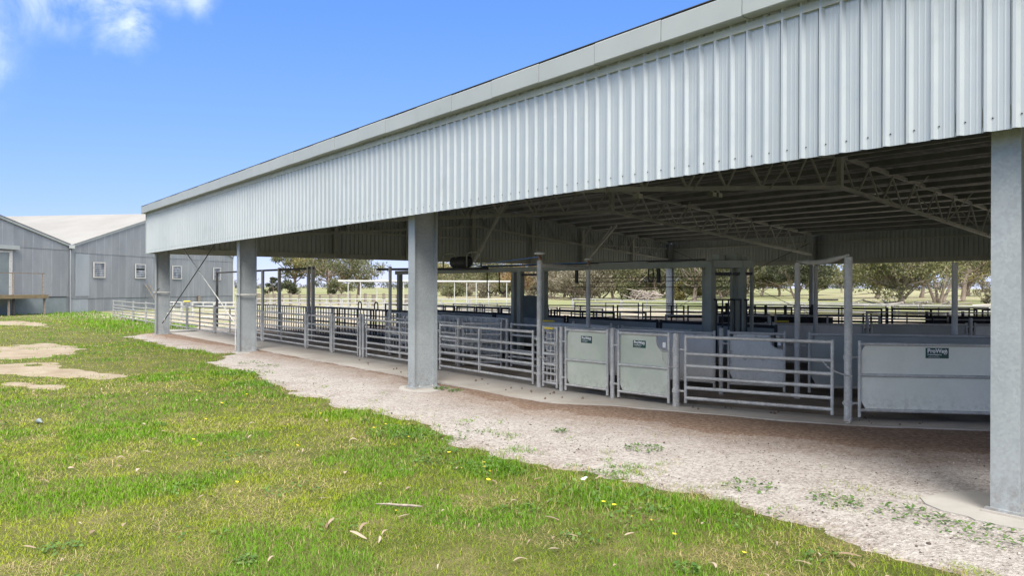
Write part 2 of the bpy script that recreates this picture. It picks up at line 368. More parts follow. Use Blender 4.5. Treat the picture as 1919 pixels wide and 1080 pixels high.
# ------------------------------------------------------------------ object helpers (authored in world coordinates)
WM = {}
def link(o, parent=None, mw=None, label=None, cat=None, group=None, kind=None):
    COL.objects.link(o)
    mw = mw if mw is not None else Matrix.Identity(4)
    if parent is not None:
        o.parent = parent
        o.matrix_basis = WM[parent].inverted() @ mw
    else:
        o.matrix_basis = mw
    WM[o] = mw
    if label: o['label'] = label
    if cat: o['category'] = cat
    if group: o['group'] = group
    if kind: o['kind'] = kind
    return o
def thing(name, loc, label, cat, group=None):
    o = bpy.data.objects.new(name, None)
    o.empty_display_size = 0.2
    return link(o, None, Matrix.Translation(loc), label, cat, group)
class MB:
    """collects polygons in world coordinates"""
    def __init__(s): s.v = []; s.f = []
    def add(s, vs, fs):
        k = len(s.v); s.v += [tuple(x) for x in vs]; s.f += [tuple(i + k for i in f) for f in fs]; return s
    def box(s, lo, hi):
        x0, y0, z0 = lo; x1, y1, z1 = hi
        return s.add([(x0, y0, z0), (x1, y0, z0), (x1, y1, z0), (x0, y1, z0), (x0, y0, z1), (x1, y0, z1), (x1, y1, z1), (x0, y1, z1)],
                     [(3, 2, 1, 0), (4, 5, 6, 7), (0, 1, 5, 4), (1, 2, 6, 5), (2, 3, 7, 6), (3, 0, 4, 7)])
    def prism(s, poly, a, b):
        """poly: list of 3D points of one face, a/b: offset vectors to both ends"""
        a = Vector(a); b = Vector(b); n = len(poly)
        vs = [Vector(p) + a for p in poly] + [Vector(p) + b for p in poly]
        fs = [tuple(range(n))[::-1], tuple(range(n, 2 * n))] + [(i, (i + 1) % n, n + (i + 1) % n, n + i) for i in range(n)]
        return s.add(vs, fs)
    def bar(s, p, q, w, h, up=(0, 0, 1)):
        p = Vector(p); q = Vector(q); d = (q - p).normalized()
        up = Vector(up)
        sd = d.cross(up)
        if sd.length < 1e-4: sd = d.cross(Vector((1, 0, 0)))
        sd.normalize(); u = sd.cross(d).normalized()
        pol = [p + sd * (a * w / 2) + u * (b * h / 2) for a, b in ((-1, -1), (1, -1), (1, 1), (-1, 1))]
        return s.prism(pol, (0, 0, 0), q - p)
    def tube(s, pts, rad, n=8, cap=True):
        pts = [Vector(p) for p in pts]
        if not isinstance(rad, (list, tuple)): rad = [rad] * len(pts)
        rings = []; prev = None
        for i, p in enumerate(pts):
            d = (pts[min(i + 1, len(pts) - 1)] - pts[max(i - 1, 0)]).normalized()
            if prev is None:
                a = d.orthogonal().normalized()
            else:
                a = (prev - d * prev.dot(d)); a = a.normalized() if a.length > 1e-5 else d.orthogonal().normalized()
            prev = a; b = d.cross(a)
            rings.append([p + (a * math.cos(2 * math.pi * k / n) + b * math.sin(2 * math.pi * k / n)) * rad[i] for k in range(n)])
        vs = [v for r in rings for v in r]; fs = []
        for i in range(len(pts) - 1):
            for k in range(n):
                fs.append((i * n + k, i * n + (k + 1) % n, (i + 1) * n + (k + 1) % n, (i + 1) * n + k))
        if cap:
            fs.append(tuple(range(n))[::-1]); fs.append(tuple((len(pts) - 1) * n + k for k in range(n)))
        return s.add(vs, fs)
    def mesh(s, name, inv=None, smooth=False):
        me = bpy.data.meshes.new(name)
        vs = s.v if inv is None else [tuple(inv @ Vector(v)) for v in s.v]
        me.from_pydata(vs, [], s.f); me.update()
        if smooth: me.polygons.foreach_set('use_smooth', [True] * len(me.polygons))
        return me
    def build(s, name, mat, parent=None, origin=None, smooth=False, **kw):
        if parent is not None: mw = WM[parent].copy()
        else: mw = Matrix.Translation(origin or s.v[0])
        me = s.mesh(name, mw.inverted(), smooth)
        me.materials.append(MAT[mat])
        return link(bpy.data.objects.new(name, me), parent, mw, **kw)
def smooth_by_angle(me, ang=0.7):
    me.polygons.foreach_set('use_smooth', [True] * len(me.polygons))
    me.set_sharp_from_angle(angle=ang)
_cyl = {}
def unit_cyl(mat, n=12):
    k = (mat, n)
    if k not in _cyl:
        m = MB(); m.tube([(0, 0, 0), (0, 0, 1)], 1.0, n)
        me = m.mesh('pipe'); me.materials.append(MAT[mat])
        smooth_by_angle(me, 0.9); _cyl[k] = me
    return _cyl[k]
_box = {}
def unit_box(mat):
    if mat not in _box:
        m = MB(); m.box((-.5, -.5, 0), (.5, .5, 1)); me = m.mesh('bar'); me.materials.append(MAT[mat]); _box[mat] = me
    return _box[mat]
def _frame(p, q, sx, sy):
    p = Vector(p); q = Vector(q); d = q - p; L = d.length; d.normalize()
    up = Vector((0, 0, 1))
    x = up.cross(d)
    x = x.normalized() if x.length > 1e-4 else Vector((1, 0, 0))
    y = d.cross(x)
    m = Matrix((x * sx, y * sy, d * L)).transposed().to_4x4(); m.translation = p
    return m
def pipe(name, parent, p, q, r, mat, n=12, r2=None, **kw):
    return link(bpy.data.objects.new(name, unit_cyl(mat, n)), parent, _frame(p, q, r, r2 or r), **kw)
def bar(name, parent, p, q, w, h, mat, **kw):
    return link(bpy.data.objects.new(name, unit_box(mat)), parent, _frame(p, q, w, h), **kw)
def np_mesh(name, verts, faces_flat, loop_tot, mat, colors=None, **kw):
    me = bpy.data.meshes.new(name)
    nv = len(verts); nf = len(loop_tot)
    me.vertices.add(nv); me.vertices.foreach_set('co', np.asarray(verts, np.float32).ravel())
    me.loops.add(len(faces_flat)); me.loops.foreach_set('vertex_index', np.asarray(faces_flat, np.int32))
    me.polygons.add(nf)
    st = np.concatenate(([0], np.cumsum(loop_tot)[:-1])).astype(np.int32)
    me.polygons.foreach_set('loop_start', st); me.polygons.foreach_set('loop_total', np.asarray(loop_tot, np.int32))
    me.update(calc_edges=True)
    if colors is not None:
        a = me.attributes.new('Col', 'FLOAT_COLOR', 'POINT')
        a.data.foreach_set('color', np.concatenate([colors, np.ones((nv, 1))], 1).astype(np.float32).ravel())
    me.materials.append(MAT[mat])
    return me
# ------------------------------------------------------------------ ground
def gz(x, y):
    x = np.asarray(x, float); y = np.asarray(y, float)
    d = np.hypot(x, y)
    z = 0.022 * (fbm(x / 2.7, y / 2.7, 3, 2) - 0.5) * sstep(9.0, 5.0, y)
    z = z + 0.10 * sstep(-20, -45, x) * (fbm(x / 9, y / 9, 5, 2) - 0.3) * sstep(7.5, 4.0, y)
    ang = np.arctan2(x * RT.x + y * RT.y, x * AX.x + y * AX.y)      # 0 on the view axis, + to the right
    hill = 0.0105 * np.clip(d - 72, 0, 150) * sstep(0.12, 0.36, ang) * sstep(1.9, 1.2, ang)
    z = z + hill + 0.5 * (fbm(x / 60, y / 60, 9, 3) - 0.5) * sstep(70, 160, d)
    return z
def axis_pts(n, a, span):
    s = np.linspace(-1, 1, n)
    return np.sinh(s * a) / np.sinh(a) * span
gx = axis_pts(420, 7.6, 4500.0) - 6.0
gy = axis_pts(420, 7.6, 4500.0) + 4.0
GX, GY = np.meshgrid(gx, gy, indexing='ij')
GZ = gz(GX, GY)
n0, n1 = GX.shape
idx = np.arange(n0 * n1).reshape(n0, n1)
q = np.stack([idx[:-1, :-1], idx[1:, :-1], idx[1:, 1:], idx[:-1, 1:]], -1).reshape(-1)
gm = np_mesh('ground', np.stack([GX, GY, GZ], -1).reshape(-1, 3), q, np.full((n0 - 1) * (n1 - 1), 4), 'ground')
dd = np.hypot(GX, GY)
far_a = sstep(45, 75, dd + 12 * fbm(GX / 9, GY / 9, 4))
yard_a = sstep(7.0, 9.0, GY) * sstep(62, 44, GY + 10 * fbm(GX / 6, GY / 6, 8)) * sstep(-62, -48, GX) * sstep(30, 16, GX)
for nm, arr in (('far', far_a), ('yard', yard_a)):
    a = gm.attributes.new(nm, 'FLOAT', 'POINT'); a.data.foreach_set('value', arr.astype(np.float32).ravel())
gm.polygons.foreach_set('use_smooth', [True] * len(gm.polygons))
ground = link(bpy.data.objects.new('ground', gm), kind='structure', label='green and straw coloured ground around the shed reaching to the horizon')

def surface(name, mat, x0, x1, y0, y1, step, hfun, label, attrs=None, kind='structure'):
    xs = np.arange(x0, x1 + step / 2, step); ys = np.arange(y0, y1 + step / 2, step)
    X, Y = np.meshgrid(xs, ys, indexing='ij')
    h = hfun(X, Y)
    n0, n1 = X.shape
    keep = (h > -0.03)
    kq = (keep[:-1, :-1] | keep[1:, :-1] | keep[1:, 1:] | keep[:-1, 1:])
    idx = np.arange(n0 * n1).reshape(n0, n1)
    q = np.stack([idx[:-1, :-1], idx[1:, :-1], idx[1:, 1:], idx[:-1, 1:]], -1)[kq]
    used = np.unique(q); mp = -np.ones(n0 * n1, int); mp[used] = np.arange(len(used))
    V = np.stack([X, Y, gz(X, Y) + h], -1).reshape(-1, 3)[used]
    me = np_mesh(name, V, mp[q].reshape(-1), np.full(len(q), 4), mat)
    if attrs:
        for nm, fn in attrs.items():
            a = me.attributes.new(nm, 'FLOAT', 'POINT'); a.data.foreach_set('value', fn(V[:, 0], V[:, 1]).astype(np.float32))
    me.polygons.foreach_set('use_smooth', [True] * len(me.polygons))
    return link(bpy.data.objects.new(name, me), kind=kind, label=label)

SLAB_EDGE = [(-29.8, 7.15), (-20.5, 7.2), (-12.7, 7.3), (-9.3, 7.25), (-8.5, 7.35), (-7.8, 7.85), (-7.05, 8.13), (-5.76, 8.65), (-4.87, 9.08), (-3.7, 10.1), (-1.5, 12.1), (7.2, 12.1)]
_bx = np.array([-60, -34, -31, -29.3, -26.3, -24, -22.5, -21.2, -19.9, -19.2, -18.3, -16.9, -15.4, -13.8, -12.1, -10.4, -9.1, -8.2, -7.2, -6.4, -5.9, -5.4, -4.7, -4.2, -3.7, -3.15, -2.7, -2.3, -2, 0, 9])
_by = np.array([9.5, 9.5, 7.4, 5.6, 5.85, 5.7, 5.75, 6.2, 6.45, 6.0, 5.4, 5.17, 5.35, 5.0, 4.92, 4.89, 4.89, 4.98, 4.84, 4.91, 5.06, 5.1, 5.14, 5.22, 5.24, 5.16, 5.08, 5.06, 5.04, 5.0, 5.0])
def border(x): return np.interp(x, _bx, _by)
def grav_sd(x, y):
    return y - border(x) + 0.75 * (fbm(x / 0.7, y / 0.55, 21, 4) - 0.5) + 0.22 * (fbm(x * 7, y * 7, 22, 2) - 0.5)
def seg_dist(x, y, pl):
    best = np.full(np.shape(x), 1e9)
    for (ax_, ay_), (bx_, by_) in zip(pl[:-1], pl[1:]):
        dx, dy = bx_ - ax_, by_ - ay_
        t = np.clip(((x - ax_) * dx + (y - ay_) * dy) / (dx * dx + dy * dy), 0, 1)
        best = np.minimum(best, np.hypot(x - ax_ - t * dx, y - ay_ - t * dy))
    return best
def dirt_sd(x, y):
    w = np.interp(x, [-31, -28, -24, -20, -15, -11, -9, -7.5, -6, -4.5, -3.5, -2, 7], [0.9, 0.75, 0.7, 0.35, 0.25, 0.35, 0.65, 0.95, 1.25, 1.5, 1.6, 1.4, 0.6])
    return w - seg_dist(x, y, SLAB_EDGE) + 0.55 * (fbm(x / 0.5, y / 0.5, 31, 4) - 0.5)
surface('gravel_apron', 'gravel', -33.5, 9.0, 4.2, 12.6, 0.1, lambda x, y: 0.016 * np.tanh(grav_sd(x, y) / 0.12) + 0.004 * (fbm(x * 3, y * 3, 41, 2) - 0.5),
        'pale crushed limestone gravel strip between the lawn and the shed slab',
        {'dirt': lambda x, y: np.clip(sstep(-0.85, 0.1, dirt_sd(x, y)) * 0.8 * (0.35 + 0.9 * fbm(x / 0.3, y / 0.3, 36, 3)) + 0.55 * sstep(0.16, -0.05, grav_sd(x, y)), 0, 1)})
surface('dirt_strip', 'dirt', -31.5, 8.0, 5.9, 12.4, 0.08, lambda x, y: 0.020 + np.where(dirt_sd(x, y) > 0, 0.035, 0.05) * np.tanh(dirt_sd(x, y) / 0.25) * (0.75 + 0.6 * fbm(x / .35, y / .35, 33, 3)),
        'brown crumbly dirt banked against the front edge of the concrete slab', {'edge': lambda x, y: sstep(0.42, -0.02, dirt_sd(x, y))})
def poly_sd(x, y, poly):
    inside = np.zeros(np.shape(x), bool)
    n = len(poly)
    for i in range(n):
        (xa, ya), (xb, yb) = poly[i], poly[(i + 1) % n]
        cond = ((ya > y) != (yb > y))
        with np.errstate(divide='ignore', invalid='ignore'):
            xi = (xb - xa) * (y - ya) / (yb - ya + 1e-12) + xa
        inside ^= cond & (x < xi)
    d = seg_dist(x, y, list(poly) + [poly[0]])
    return np.where(inside, d, -d)
SAND = [[(-26.8, 1.5), (-26.9, 3.1), (-25.6, 3.9), (-24.1, 3.6), (-22.6, 3.0), (-21.8, 1.4), (-22.2, -2.0), (-26, -3.5)],
        [(-20.4, 1.0), (-20.6, 1.95), (-18.6, 2.45), (-16.5, 3.15), (-16.2, 2.6), (-17.5, 1.7), (-18.1, 1.1), (-18.0, -2), (-20, -3)],
        [(-45.5, 1.5), (-44.2, 4.1), (-40.5, 4.5), (-38.0, 4.2), (-40.3, 2.6), (-41, 0)],
        [(-16.2, 1.35), (-16.3, 1.75), (-15.3, 2.0), (-15.0, 1.7)]]
def sand_sd(x, y):
    s = np.full(np.shape(x), -1e9)
    for p in SAND: s = np.maximum(s, poly_sd(x, y, p))
    return s + 1.5 * (fbm(x / 1.1, y / 0.6, 51, 5) - 0.5) + 0.3 * (fbm(x * 3, y * 3, 52, 2) - 0.5)
for nm, x0, x1, y0, y1, i in (('bare_earth_patch', -27.8, -21, -4.2, 4.7, 'pale bare earth patch on the lawn, the widest one'), ('bare_earth_patch', -21, -14, -3.6, 3.9, 'long pale bare earth streak nearest to the camera on the lawn'),
                              ('bare_earth_patch', -46.5, -37, -1, 5.2, 'small far pale earth patch in front of the old wool shed')):
    surface(nm, 'sand', x0, x1, y0, y1, 0.12, lambda x, y: 0.014 * np.tanh(sand_sd(x, y) / 0.15), i)

# concrete slab
SL = 0.07
poly = SLAB_EDGE + [(7.2, 34.9), (-29.8, 34.9)]
m = MB(); m.prism([(x, y, 0) for x, y in poly][::-1], (0, 0, SL), (0, 0, -0.2))
slab = m.build('concrete_slab', 'concrete', None, (-20, 7.2, 0), kind='structure', label='dusty concrete slab floor with a raised front edge under the shed')

YARD_EDGE = [(-29.0, 8.75), (-20.5, 8.75), (-12.7, 8.72), (-9.3, 8.7), (-8.3, 8.72), (-7.2, 8.85), (-5.2, 9.62), (-4.9, 9.75), (-2.2, 12.3), (7.0, 12.4)]
m = MB(); m.add([(x, y, SL + 0.005) for x, y in YARD_EDGE + [(7.0, 34.6), (-29.0, 34.6)]], [tuple(range(len(YARD_EDGE) + 2))])
m.build('yard_floor', 'yard_floor', None, (-20, 9, 0), kind='structure', label='dark trodden dirt over the floor of the pens behind the front gates')
# ------------------------------------------------------------------ the open-sided shed
XL, XR = -29.42, 6.86          # end wall planes
YF, YB = 6.34, 34.62           # cladding planes
YM = 20.48
ZB = 2.945                     # lower edge of cladding
def roof_z(y): return 5.66 - 0.08 * abs(y - YM)
shed = thing('yard_shed', (-11, 20, 0), 'long open-sided steel shed clad in silver ribbed sheets over the stockyards', 'shed')
COLX = [-2.40 - 9 * k for k in range(-1, 4)]        # left flange edges (7th bay end to far corner)
FW, CD = 0.205, 0.46
def column(x, y, front):
    m = MB(); top = roof_z(y + CD / 2) - 0.25
    s0, s1 = y, y + CD
    zb = 0.06 if front else SL + 0.03
    for a, b in ((s0, s0 + 0.018), (s1 - 0.018, s1)): m.box((x, a, zb), (x + FW, b, top))
    m.box((x + FW / 2 - 0.007, s0 + 0.018, zb), (x + FW / 2 + 0.007, s1 - 0.018, top))
    c = m.build('column', 'galv_col', shed)
    m = MB(); m.box((x - 0.03, y - 0.03, zb - 0.02), (x + FW + 0.03, y + CD + 0.03, zb)); m.build('base_plate', 'galv_col', c)
    if front:
        m = MB()
        pl = [(x - 0.045, y - 0.045), (x + FW + 0.045, y - 0.045), (x + FW + 0.045, y + CD + 0.045), (x - 0.045, y + CD + 0.045)]
        m.prism([(a, b, 0) for a, b in pl][::-1], (0, 0, 0.04), (0, 0, -0.1)); m.build('grout_pad', 'concrete', c)
        for bx_ in (x - 0.012, x + FW + 0.012):
            for by_ in (y + 0.1, y + CD - 0.1):
                pipe('bolt', c, (bx_, by_, 0.06), (bx_, by_, 0.085), 0.011, 'galv', 6)
    return c
FOOT = []
for x in COLX:
    column(x, 6.59, True)
    column(x, 34.12, False)
# footings: ragged discs of pale concrete round each front column
for i, (x, nm) in enumerate(zip(COLX, ('', 'round the nearest shed column at the right edge', 'round the second shed column', 'round the third shed column', 'round the far corner column'))):
    if i == 0: continue
    m = MB(); n = 40; r0 = (0, 0.60, 0.47, 0.38, 0.38)[i]
    cx, cy = x + FW / 2, 6.59 + CD / 2
    ring = []
    for k in range(n):
        a = 2 * math.pi * k / n
        r = r0 * (1 + 0.10 * math.sin(2 * a + i) + 0.05 * math.sin(5 * a + 2 * i) + 0.025 * math.sin(11 * a + i) + 0.02 * math.sin(17 * a))
        ring.append((cx + r * math.cos(a) * 0.95, cy - 0.04 + r * math.sin(a) * (0.85 if i > 1 else 0.9)))
    m.prism([(a, b, 0) for a, b in ring][::-1], (0, 0, 0.022), (0, 0, -0.1))
    m.build('column_footing', 'pad', None, (cx, cy, 0), label='pale concrete footing ' + nm, kind='structure')

# ribbed sheet profile
PITCH = 0.1905
def profile(n=4):
    pts = []
    for i in range(n):
        o = i * PITCH
        pts += ([(o, 0)] if i == 0 else [(o - 0.011, 0), (o - 0.009, 0.009), (o - 0.002, 0.009), (o, 0)]) + [(o + 0.016, -0.029), (o + 0.038, -0.029), (o + 0.060, 0),
                (o + 0.092, 0), (o + 0.096, -0.0022), (o + 0.104, -0.0022), (o + 0.108, 0), (o + 0.138, 0), (o + 0.142, -0.0022), (o + 0.150, -0.0022), (o + 0.154, 0)]
    pts += [(n * PITCH, 0), (n * PITCH + 0.014, -0.0275)]
    return pts
PROF = profile()
SW = 4 * PITCH
_sheet = {}
def sheet_mesh(L0, L1=None, mat='zinc'):
    """ribs along +z; bottom at 0; top L0 at x=0 to L1 at x=SW; outside is -y"""
    L1 = L0 if L1 is None else L1
    k = (round(L0, 4), round(L1, 4), mat)
    if k not in _sheet:
        m = MB(); n = len(PROF)
        vs = [(x, y, 0) for x, y in PROF] + [(x, y, L0 + (L1 - L0) * x / SW) for x, y in PROF]
        m.add(vs, [(i, i + 1, n + i + 1, n + i) for i in range(n - 1)])
        me = m.mesh('ribbed_sheet'); me.materials.append(MAT[mat]); _sheet[k] = me
    return _sheet[k]
def put_sheet(parent, mw, *a, name='ribbed_sheet', mat='zinc'):
    return link(bpy.data.objects.new(name, sheet_mesh(*a, mat=mat)), parent, mw)
def wallpart(name, mat, m): return m.build(name, mat, shed)
# front wall: part with girts, its sheets are sub-parts
def girt_mesh(p, q, w=0.075, h=0.15):
    m = MB(); m.bar(p, q, w, h); return m
front = girt_mesh((XL + .05, YF + 0.045, ZB + 0.11), (XR - .05, YF + 0.045, ZB + 0.11)).build('front_wall', 'truss', shed)
bar('girt', front, (XL + .05, YF + 0.045, 4.3), (XR - .05, YF + 0.045, 4.3), 0.15, 0.07, 'truss')
n_f = int((XR - XL) / SW)
for i in range(n_f + 1):
    x = XL + 0.004 + i * SW
    if x + SW > XR + 0.3: break
    put_sheet(front, Matrix.Translation((x, YF - 0.0015 * (i % 2), ZB)), 1.52)
m = MB()
for i in range(int((XR - XL) / PITCH)):
    x = XL + 0.004 + i * PITCH + 0.068
    for z in (ZB + 0.10, 4.36):
        if z > 4 and i % 4 != 0: continue
        m.tube([(x, YF - 0.002, z), (x, YF - 0.008, z)], 0.0058, 6)
m.build('sheet_screws', 'dark', front, kind='stuff')
bar('corner_flashing', front, (XL - 0.012, YF - 0.012, ZB - .006), (XL - 0.012, YF - 0.012, 4.45), 0.05, 0.07, 'capping')
# folded gutter capping in one-metre pieces
cap_me = {}
def cap_piece(L):
    k = round(L, 3)
    if k not in cap_me:
        m = MB()
        prof = [(0.10, 4.625), (0.012, 4.615), (0, 4.60), (0, 4.375), (0.012, 4.365), (0.135, 4.365), (0.135, 4.38), (0.016, 4.382), (0.016, 4.595), (0.10, 4.605)]
        m.prism([(0, a, b) for a, b in prof][::-1], (0, 0, 0), (L, 0, 0))
        me = m.mesh('capping'); me.materials.append(MAT['capping']); cap_me[k] = me
    return cap_me[k]
gut = bar('gutter_lining', shed, (XL - 0.2, YF - 0.07, 4.47), (XR + 0.2, YF - 0.07, 4.47), 0.02, 0.1, 'capping')
gp = MB(); gp.box((XL - 0.235, YF - 0.15, 4.366), (XL - 0.225, YF + 0.02, 4.62)); fascia = gp.build('fascia', 'capping', shed)
x = -29.645
k = 0
while x < XR + 0.2:
    L = 1.01
    link(bpy.data.objects.new('capping', cap_piece(L - 0.010)), fascia, Matrix.Translation((x, YF - 0.155 - 0.004 * (k % 2), 0.003 * (k % 2))))
    x += L; k += 1
bar('roof_edge', shed, (XL - 0.23, YF - 0.11, 4.628), (XR + 0.2, YF - 0.11, 4.628), 0.09, 0.010, 'dark')
# rear wall
rear = girt_mesh((XL + .05, YB - 0.045, ZB + 0.09), (XR - .05, YB - 0.045, ZB + 0.09), 0.075, 0.2).build('rear_wall', 'truss', shed)
bar('girt', rear, (XL + .05, YB - 0.045, 4.0), (XR - .05, YB - 0.045, 4.0), 0.15, 0.07, 'truss')
for i in range(n_f + 1):
    x = XL + 0.004 + i * SW
    if x + SW > XR + 0.3: break
    put_sheet(rear, Matrix.Translation((x + SW, YB + 0.0015 * (i % 2), ZB)) @ Matrix.Rotation(math.pi, 4, 'Z'), 1.5)
# end walls (gable tops), sheets cut to the rake
for nm, X, rot in (('end_wall', XL, -math.pi / 2), ('end_wall', XR, math.pi / 2)):
    s = 1 if X < 0 else -1
    ew = girt_mesh((X + s * 0.045, YF + .12, ZB + 0.09), (X + s * 0.045, YB - .12, ZB + 0.09), 0.075, 0.2).build(nm, 'truss', shed)
    bar('girt', ew, (X + s * .045, YF + .12, 4.05), (X + s * .045, YB - .12, 4.05), 0.15, 0.07, 'truss')
    n_e = int((YB - YF) / SW)
    for i in range(n_e):
        if s > 0:
            yb_ = YB - 0.01 - i * SW
            a, b = roof_z(yb_) - ZB - 0.004, roof_z(yb_ - SW) - ZB - 0.004
        else:
            yb_ = YF + 0.01 + i * SW
            a, b = roof_z(yb_) - ZB - 0.004, roof_z(yb_ + SW) - ZB - 0.004
        put_sheet(ew, Matrix.Translation((X - s * 0.0015 * (i % 2), yb_, ZB)) @ Matrix.Rotation(rot, 4, 'Z'), a, b)
    for y in (13.5, 16.9, 20.4, 24.0, 27.4, 31.2):
        bar('hanger_post', ew, (X + s * 0.16, y, ZB + 0.02), (X + s * 0.16, y, roof_z(y) - 0.35), 0.10, 0.15, 'truss')
# roof: purlins, sheets both slopes
for side in (-1, 1):
    for k in range(12):
        y = YM + side * (0.35 + k * 1.21)
        z = roof_z(y) - 0.12
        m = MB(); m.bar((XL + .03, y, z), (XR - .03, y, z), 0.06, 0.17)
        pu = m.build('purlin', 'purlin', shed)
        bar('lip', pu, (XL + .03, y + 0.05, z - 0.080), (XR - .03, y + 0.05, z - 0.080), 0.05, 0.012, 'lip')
Lr = 14.42
pitch = math.atan(0.08)
roofs = []
for side in (-1, 1):
    rp = MB(); rp.bar((XL - 0.02, YM + side * 0.12, 5.70), (XR + 0.02, YM + side * 0.12, 5.70), 0.22, 0.012)
    rf = rp.build('roof_slope', 'zinc', shed)
    for i in range(int((XR - XL + 0.1) / SW)):
        x = XL - 0.02 + i * SW
        if side < 0:
            mw = Matrix.Translation((x, YF - 0.03, roof_z(YF - 0.03) + 0.0015 * (i % 2))) @ Matrix.Rotation(pitch - math.pi / 2, 4, 'X')
        else:
            mw = Matrix.Translation((x + SW, YB + 0.03, roof_z(YB + 0.03) + 0.0015 * (i % 2))) @ Matrix.Rotation(math.pi, 4, 'Z') @ Matrix.Rotation(pitch - math.pi / 2, 4, 'X')
        put_sheet(rf, mw, Lr - 0.15, mat='roofing', name='roof_sheet')
# trusses
def top_c(y): return 5.50 - 0.08 * abs(y - YM)
def bot_c(y): return 4.63 - 0.089 * abs(y - YM)
for x0 in COLX:
    X = x0 + FW / 2
    m = MB()
    ys0, ys1 = 6.9, 34.2
    m.bar((X, ys0, top_c(ys0)), (X, YM, top_c(YM)), 0.10, 0.10); m.bar((X, YM, top_c(YM)), (X, ys1, top_c(ys1)), 0.10, 0.10)
    tr = m.build('truss', 'truss', shed)
    bar('bottom_chord', tr, (X, ys0, bot_c(ys0)), (X, YM, bot_c(YM)), 0.10, 0.10, 'truss')
    bar('bottom_chord', tr, (X, YM, bot_c(YM)), (X, ys1, bot_c(ys1)), 0.10, 0.10, 'truss')
    bar('apex_post', tr, (X, YM, bot_c(YM)), (X, YM, top_c(YM)), 0.13, 0.16, 'truss')
    for sd in (-1, 1):
        for k in range(9):
            yb_ = YM + sd * (0.9 + 1.44 * k)
            ya = YM + sd * (0.18 + 1.44 * k); yc = YM + sd * (1.62 + 1.44 * k)
            bar('web', tr, (X - .03, ya, top_c(ya)), (X - .03, yb_ - sd * .04, bot_c(yb_)), 0.045, 0.045, 'truss')
            if abs(yc - YM) < 13.6: bar('web', tr, (X + .03, yb_ + sd * .04, bot_c(yb_)), (X + .03, yc, top_c(yc)), 0.045, 0.045, 'truss')
    for yb_ in (8.2, 11.2, 14.0, 17.0, 24.0, 27.2, 30.6):       # fly braces from chord to purlins
        for s in (-1, 1):
            if not XL < X + s * 0.9 < XR: continue
            bar('fly_brace', tr, (X + s * .04, yb_, bot_c(yb_) - .03), (X + s * 0.85, yb_, roof_z(yb_) - 0.2), 0.03, 0.03, 'truss')
# struts from the far end wall up into the roof, rod bracing in the far front bay
for y in (20.4, 27.4):
    bar('strut', shed, (XL + 0.22, y, ZB + 0.05), (XL + 2.6, y, roof_z(y) - 0.2), 0.10, 0.10, 'truss')
    bar('strut', shed, (XL + 0.22, y + .25, ZB + 0.25), (XL + 2.0, y + .25, roof_z(y + .25) - 0.2), 0.07, 0.07, 'truss')
xa, xb = COLX[4] + FW, COLX[3]
pipe('brace_rod', shed, (xa + 0.02, 6.80, 0.45), (xb - 0.02, 6.80, 4.1), 0.016, 'dark_pipe', 8)
pipe('brace_rod', shed, (xb - 0.02, 6.86, 0.35), (xa + 0.02, 6.86, 4.1), 0.016, 'galv', 8)
for p in ((xa + 0.25, 6.80, 0.56), (xa + 0.7, 6.80, 0.77)):
    pipe('turnbuckle', shed, p, (p[0] + 0.12, p[1], p[2] + 0.05), 0.032, 'galv', 8)
xa, xb = COLX[4] + FW, COLX[3]
pipe('brace_rod', shed, (xa + 0.02, 34.3, 0.5), (xb - 0.02, 34.3, 4.0), 0.014, 'dark_pipe', 8)
pipe('brace_rod', shed, (xb - 0.02, 34.36, 0.5), (xa + 0.02, 34.36, 4.0), 0.014, 'dark_pipe', 8)
# conduit strap halfway up the two far columns
for x in COLX[3:]:
    pipe('strap', shed, (x + FW - .02, 6.62, 1.55), (x + FW + .02, 6.59 + CD + .01, 1.55), 0.02, 'galv', 8)
    pipe('strap', shed, (x - .015, 6.57, 1.55), (x + FW + .015, 6.57, 1.55), 0.02, 'galv', 8)
pipe('conduit', shed, (COLX[3] - 0.03, 6.57, 0.08), (COLX[3] - 0.03, 6.57, 1.55), 0.018, 'galv', 8)
pipe('knob', shed, (COLX[4] + 0.14, 6.56, 1.56), (COLX[4] + 0.26, 6.7, 1.70), 0.012, 'dark_pipe', 6)
# floodlights under the second truss
for y, lab in ((14.85, 'small twin floodlight clamped under the second roof truss'), (12.2, 'small floodlight clamped under the second roof truss nearer to the front wall')):
    X = -11.3; zc = bot_c(y)
    fl = thing('floodlight', (X, y, zc - 0.05), lab, 'light')
    for dy in (-.11, .11) if y > 14 else (0,):
        m = MB(); m.box((X - 0.07, y + dy - 0.08, zc - 0.21), (X + 0.07, y + dy + 0.08, zc - 0.10)); m.build('housing', 'frame_green', fl)
        m = MB(); m.box((X + 0.071, y + dy - 0.06, zc - 0.20), (X + 0.078, y + dy + 0.06, zc - 0.11)); m.build('lens', 'cap_white', fl)
        bar('bracket', fl, (X, y + dy, zc - 0.10), (X, y + dy, zc - 0.05), 0.03, 0.08, 'galv')
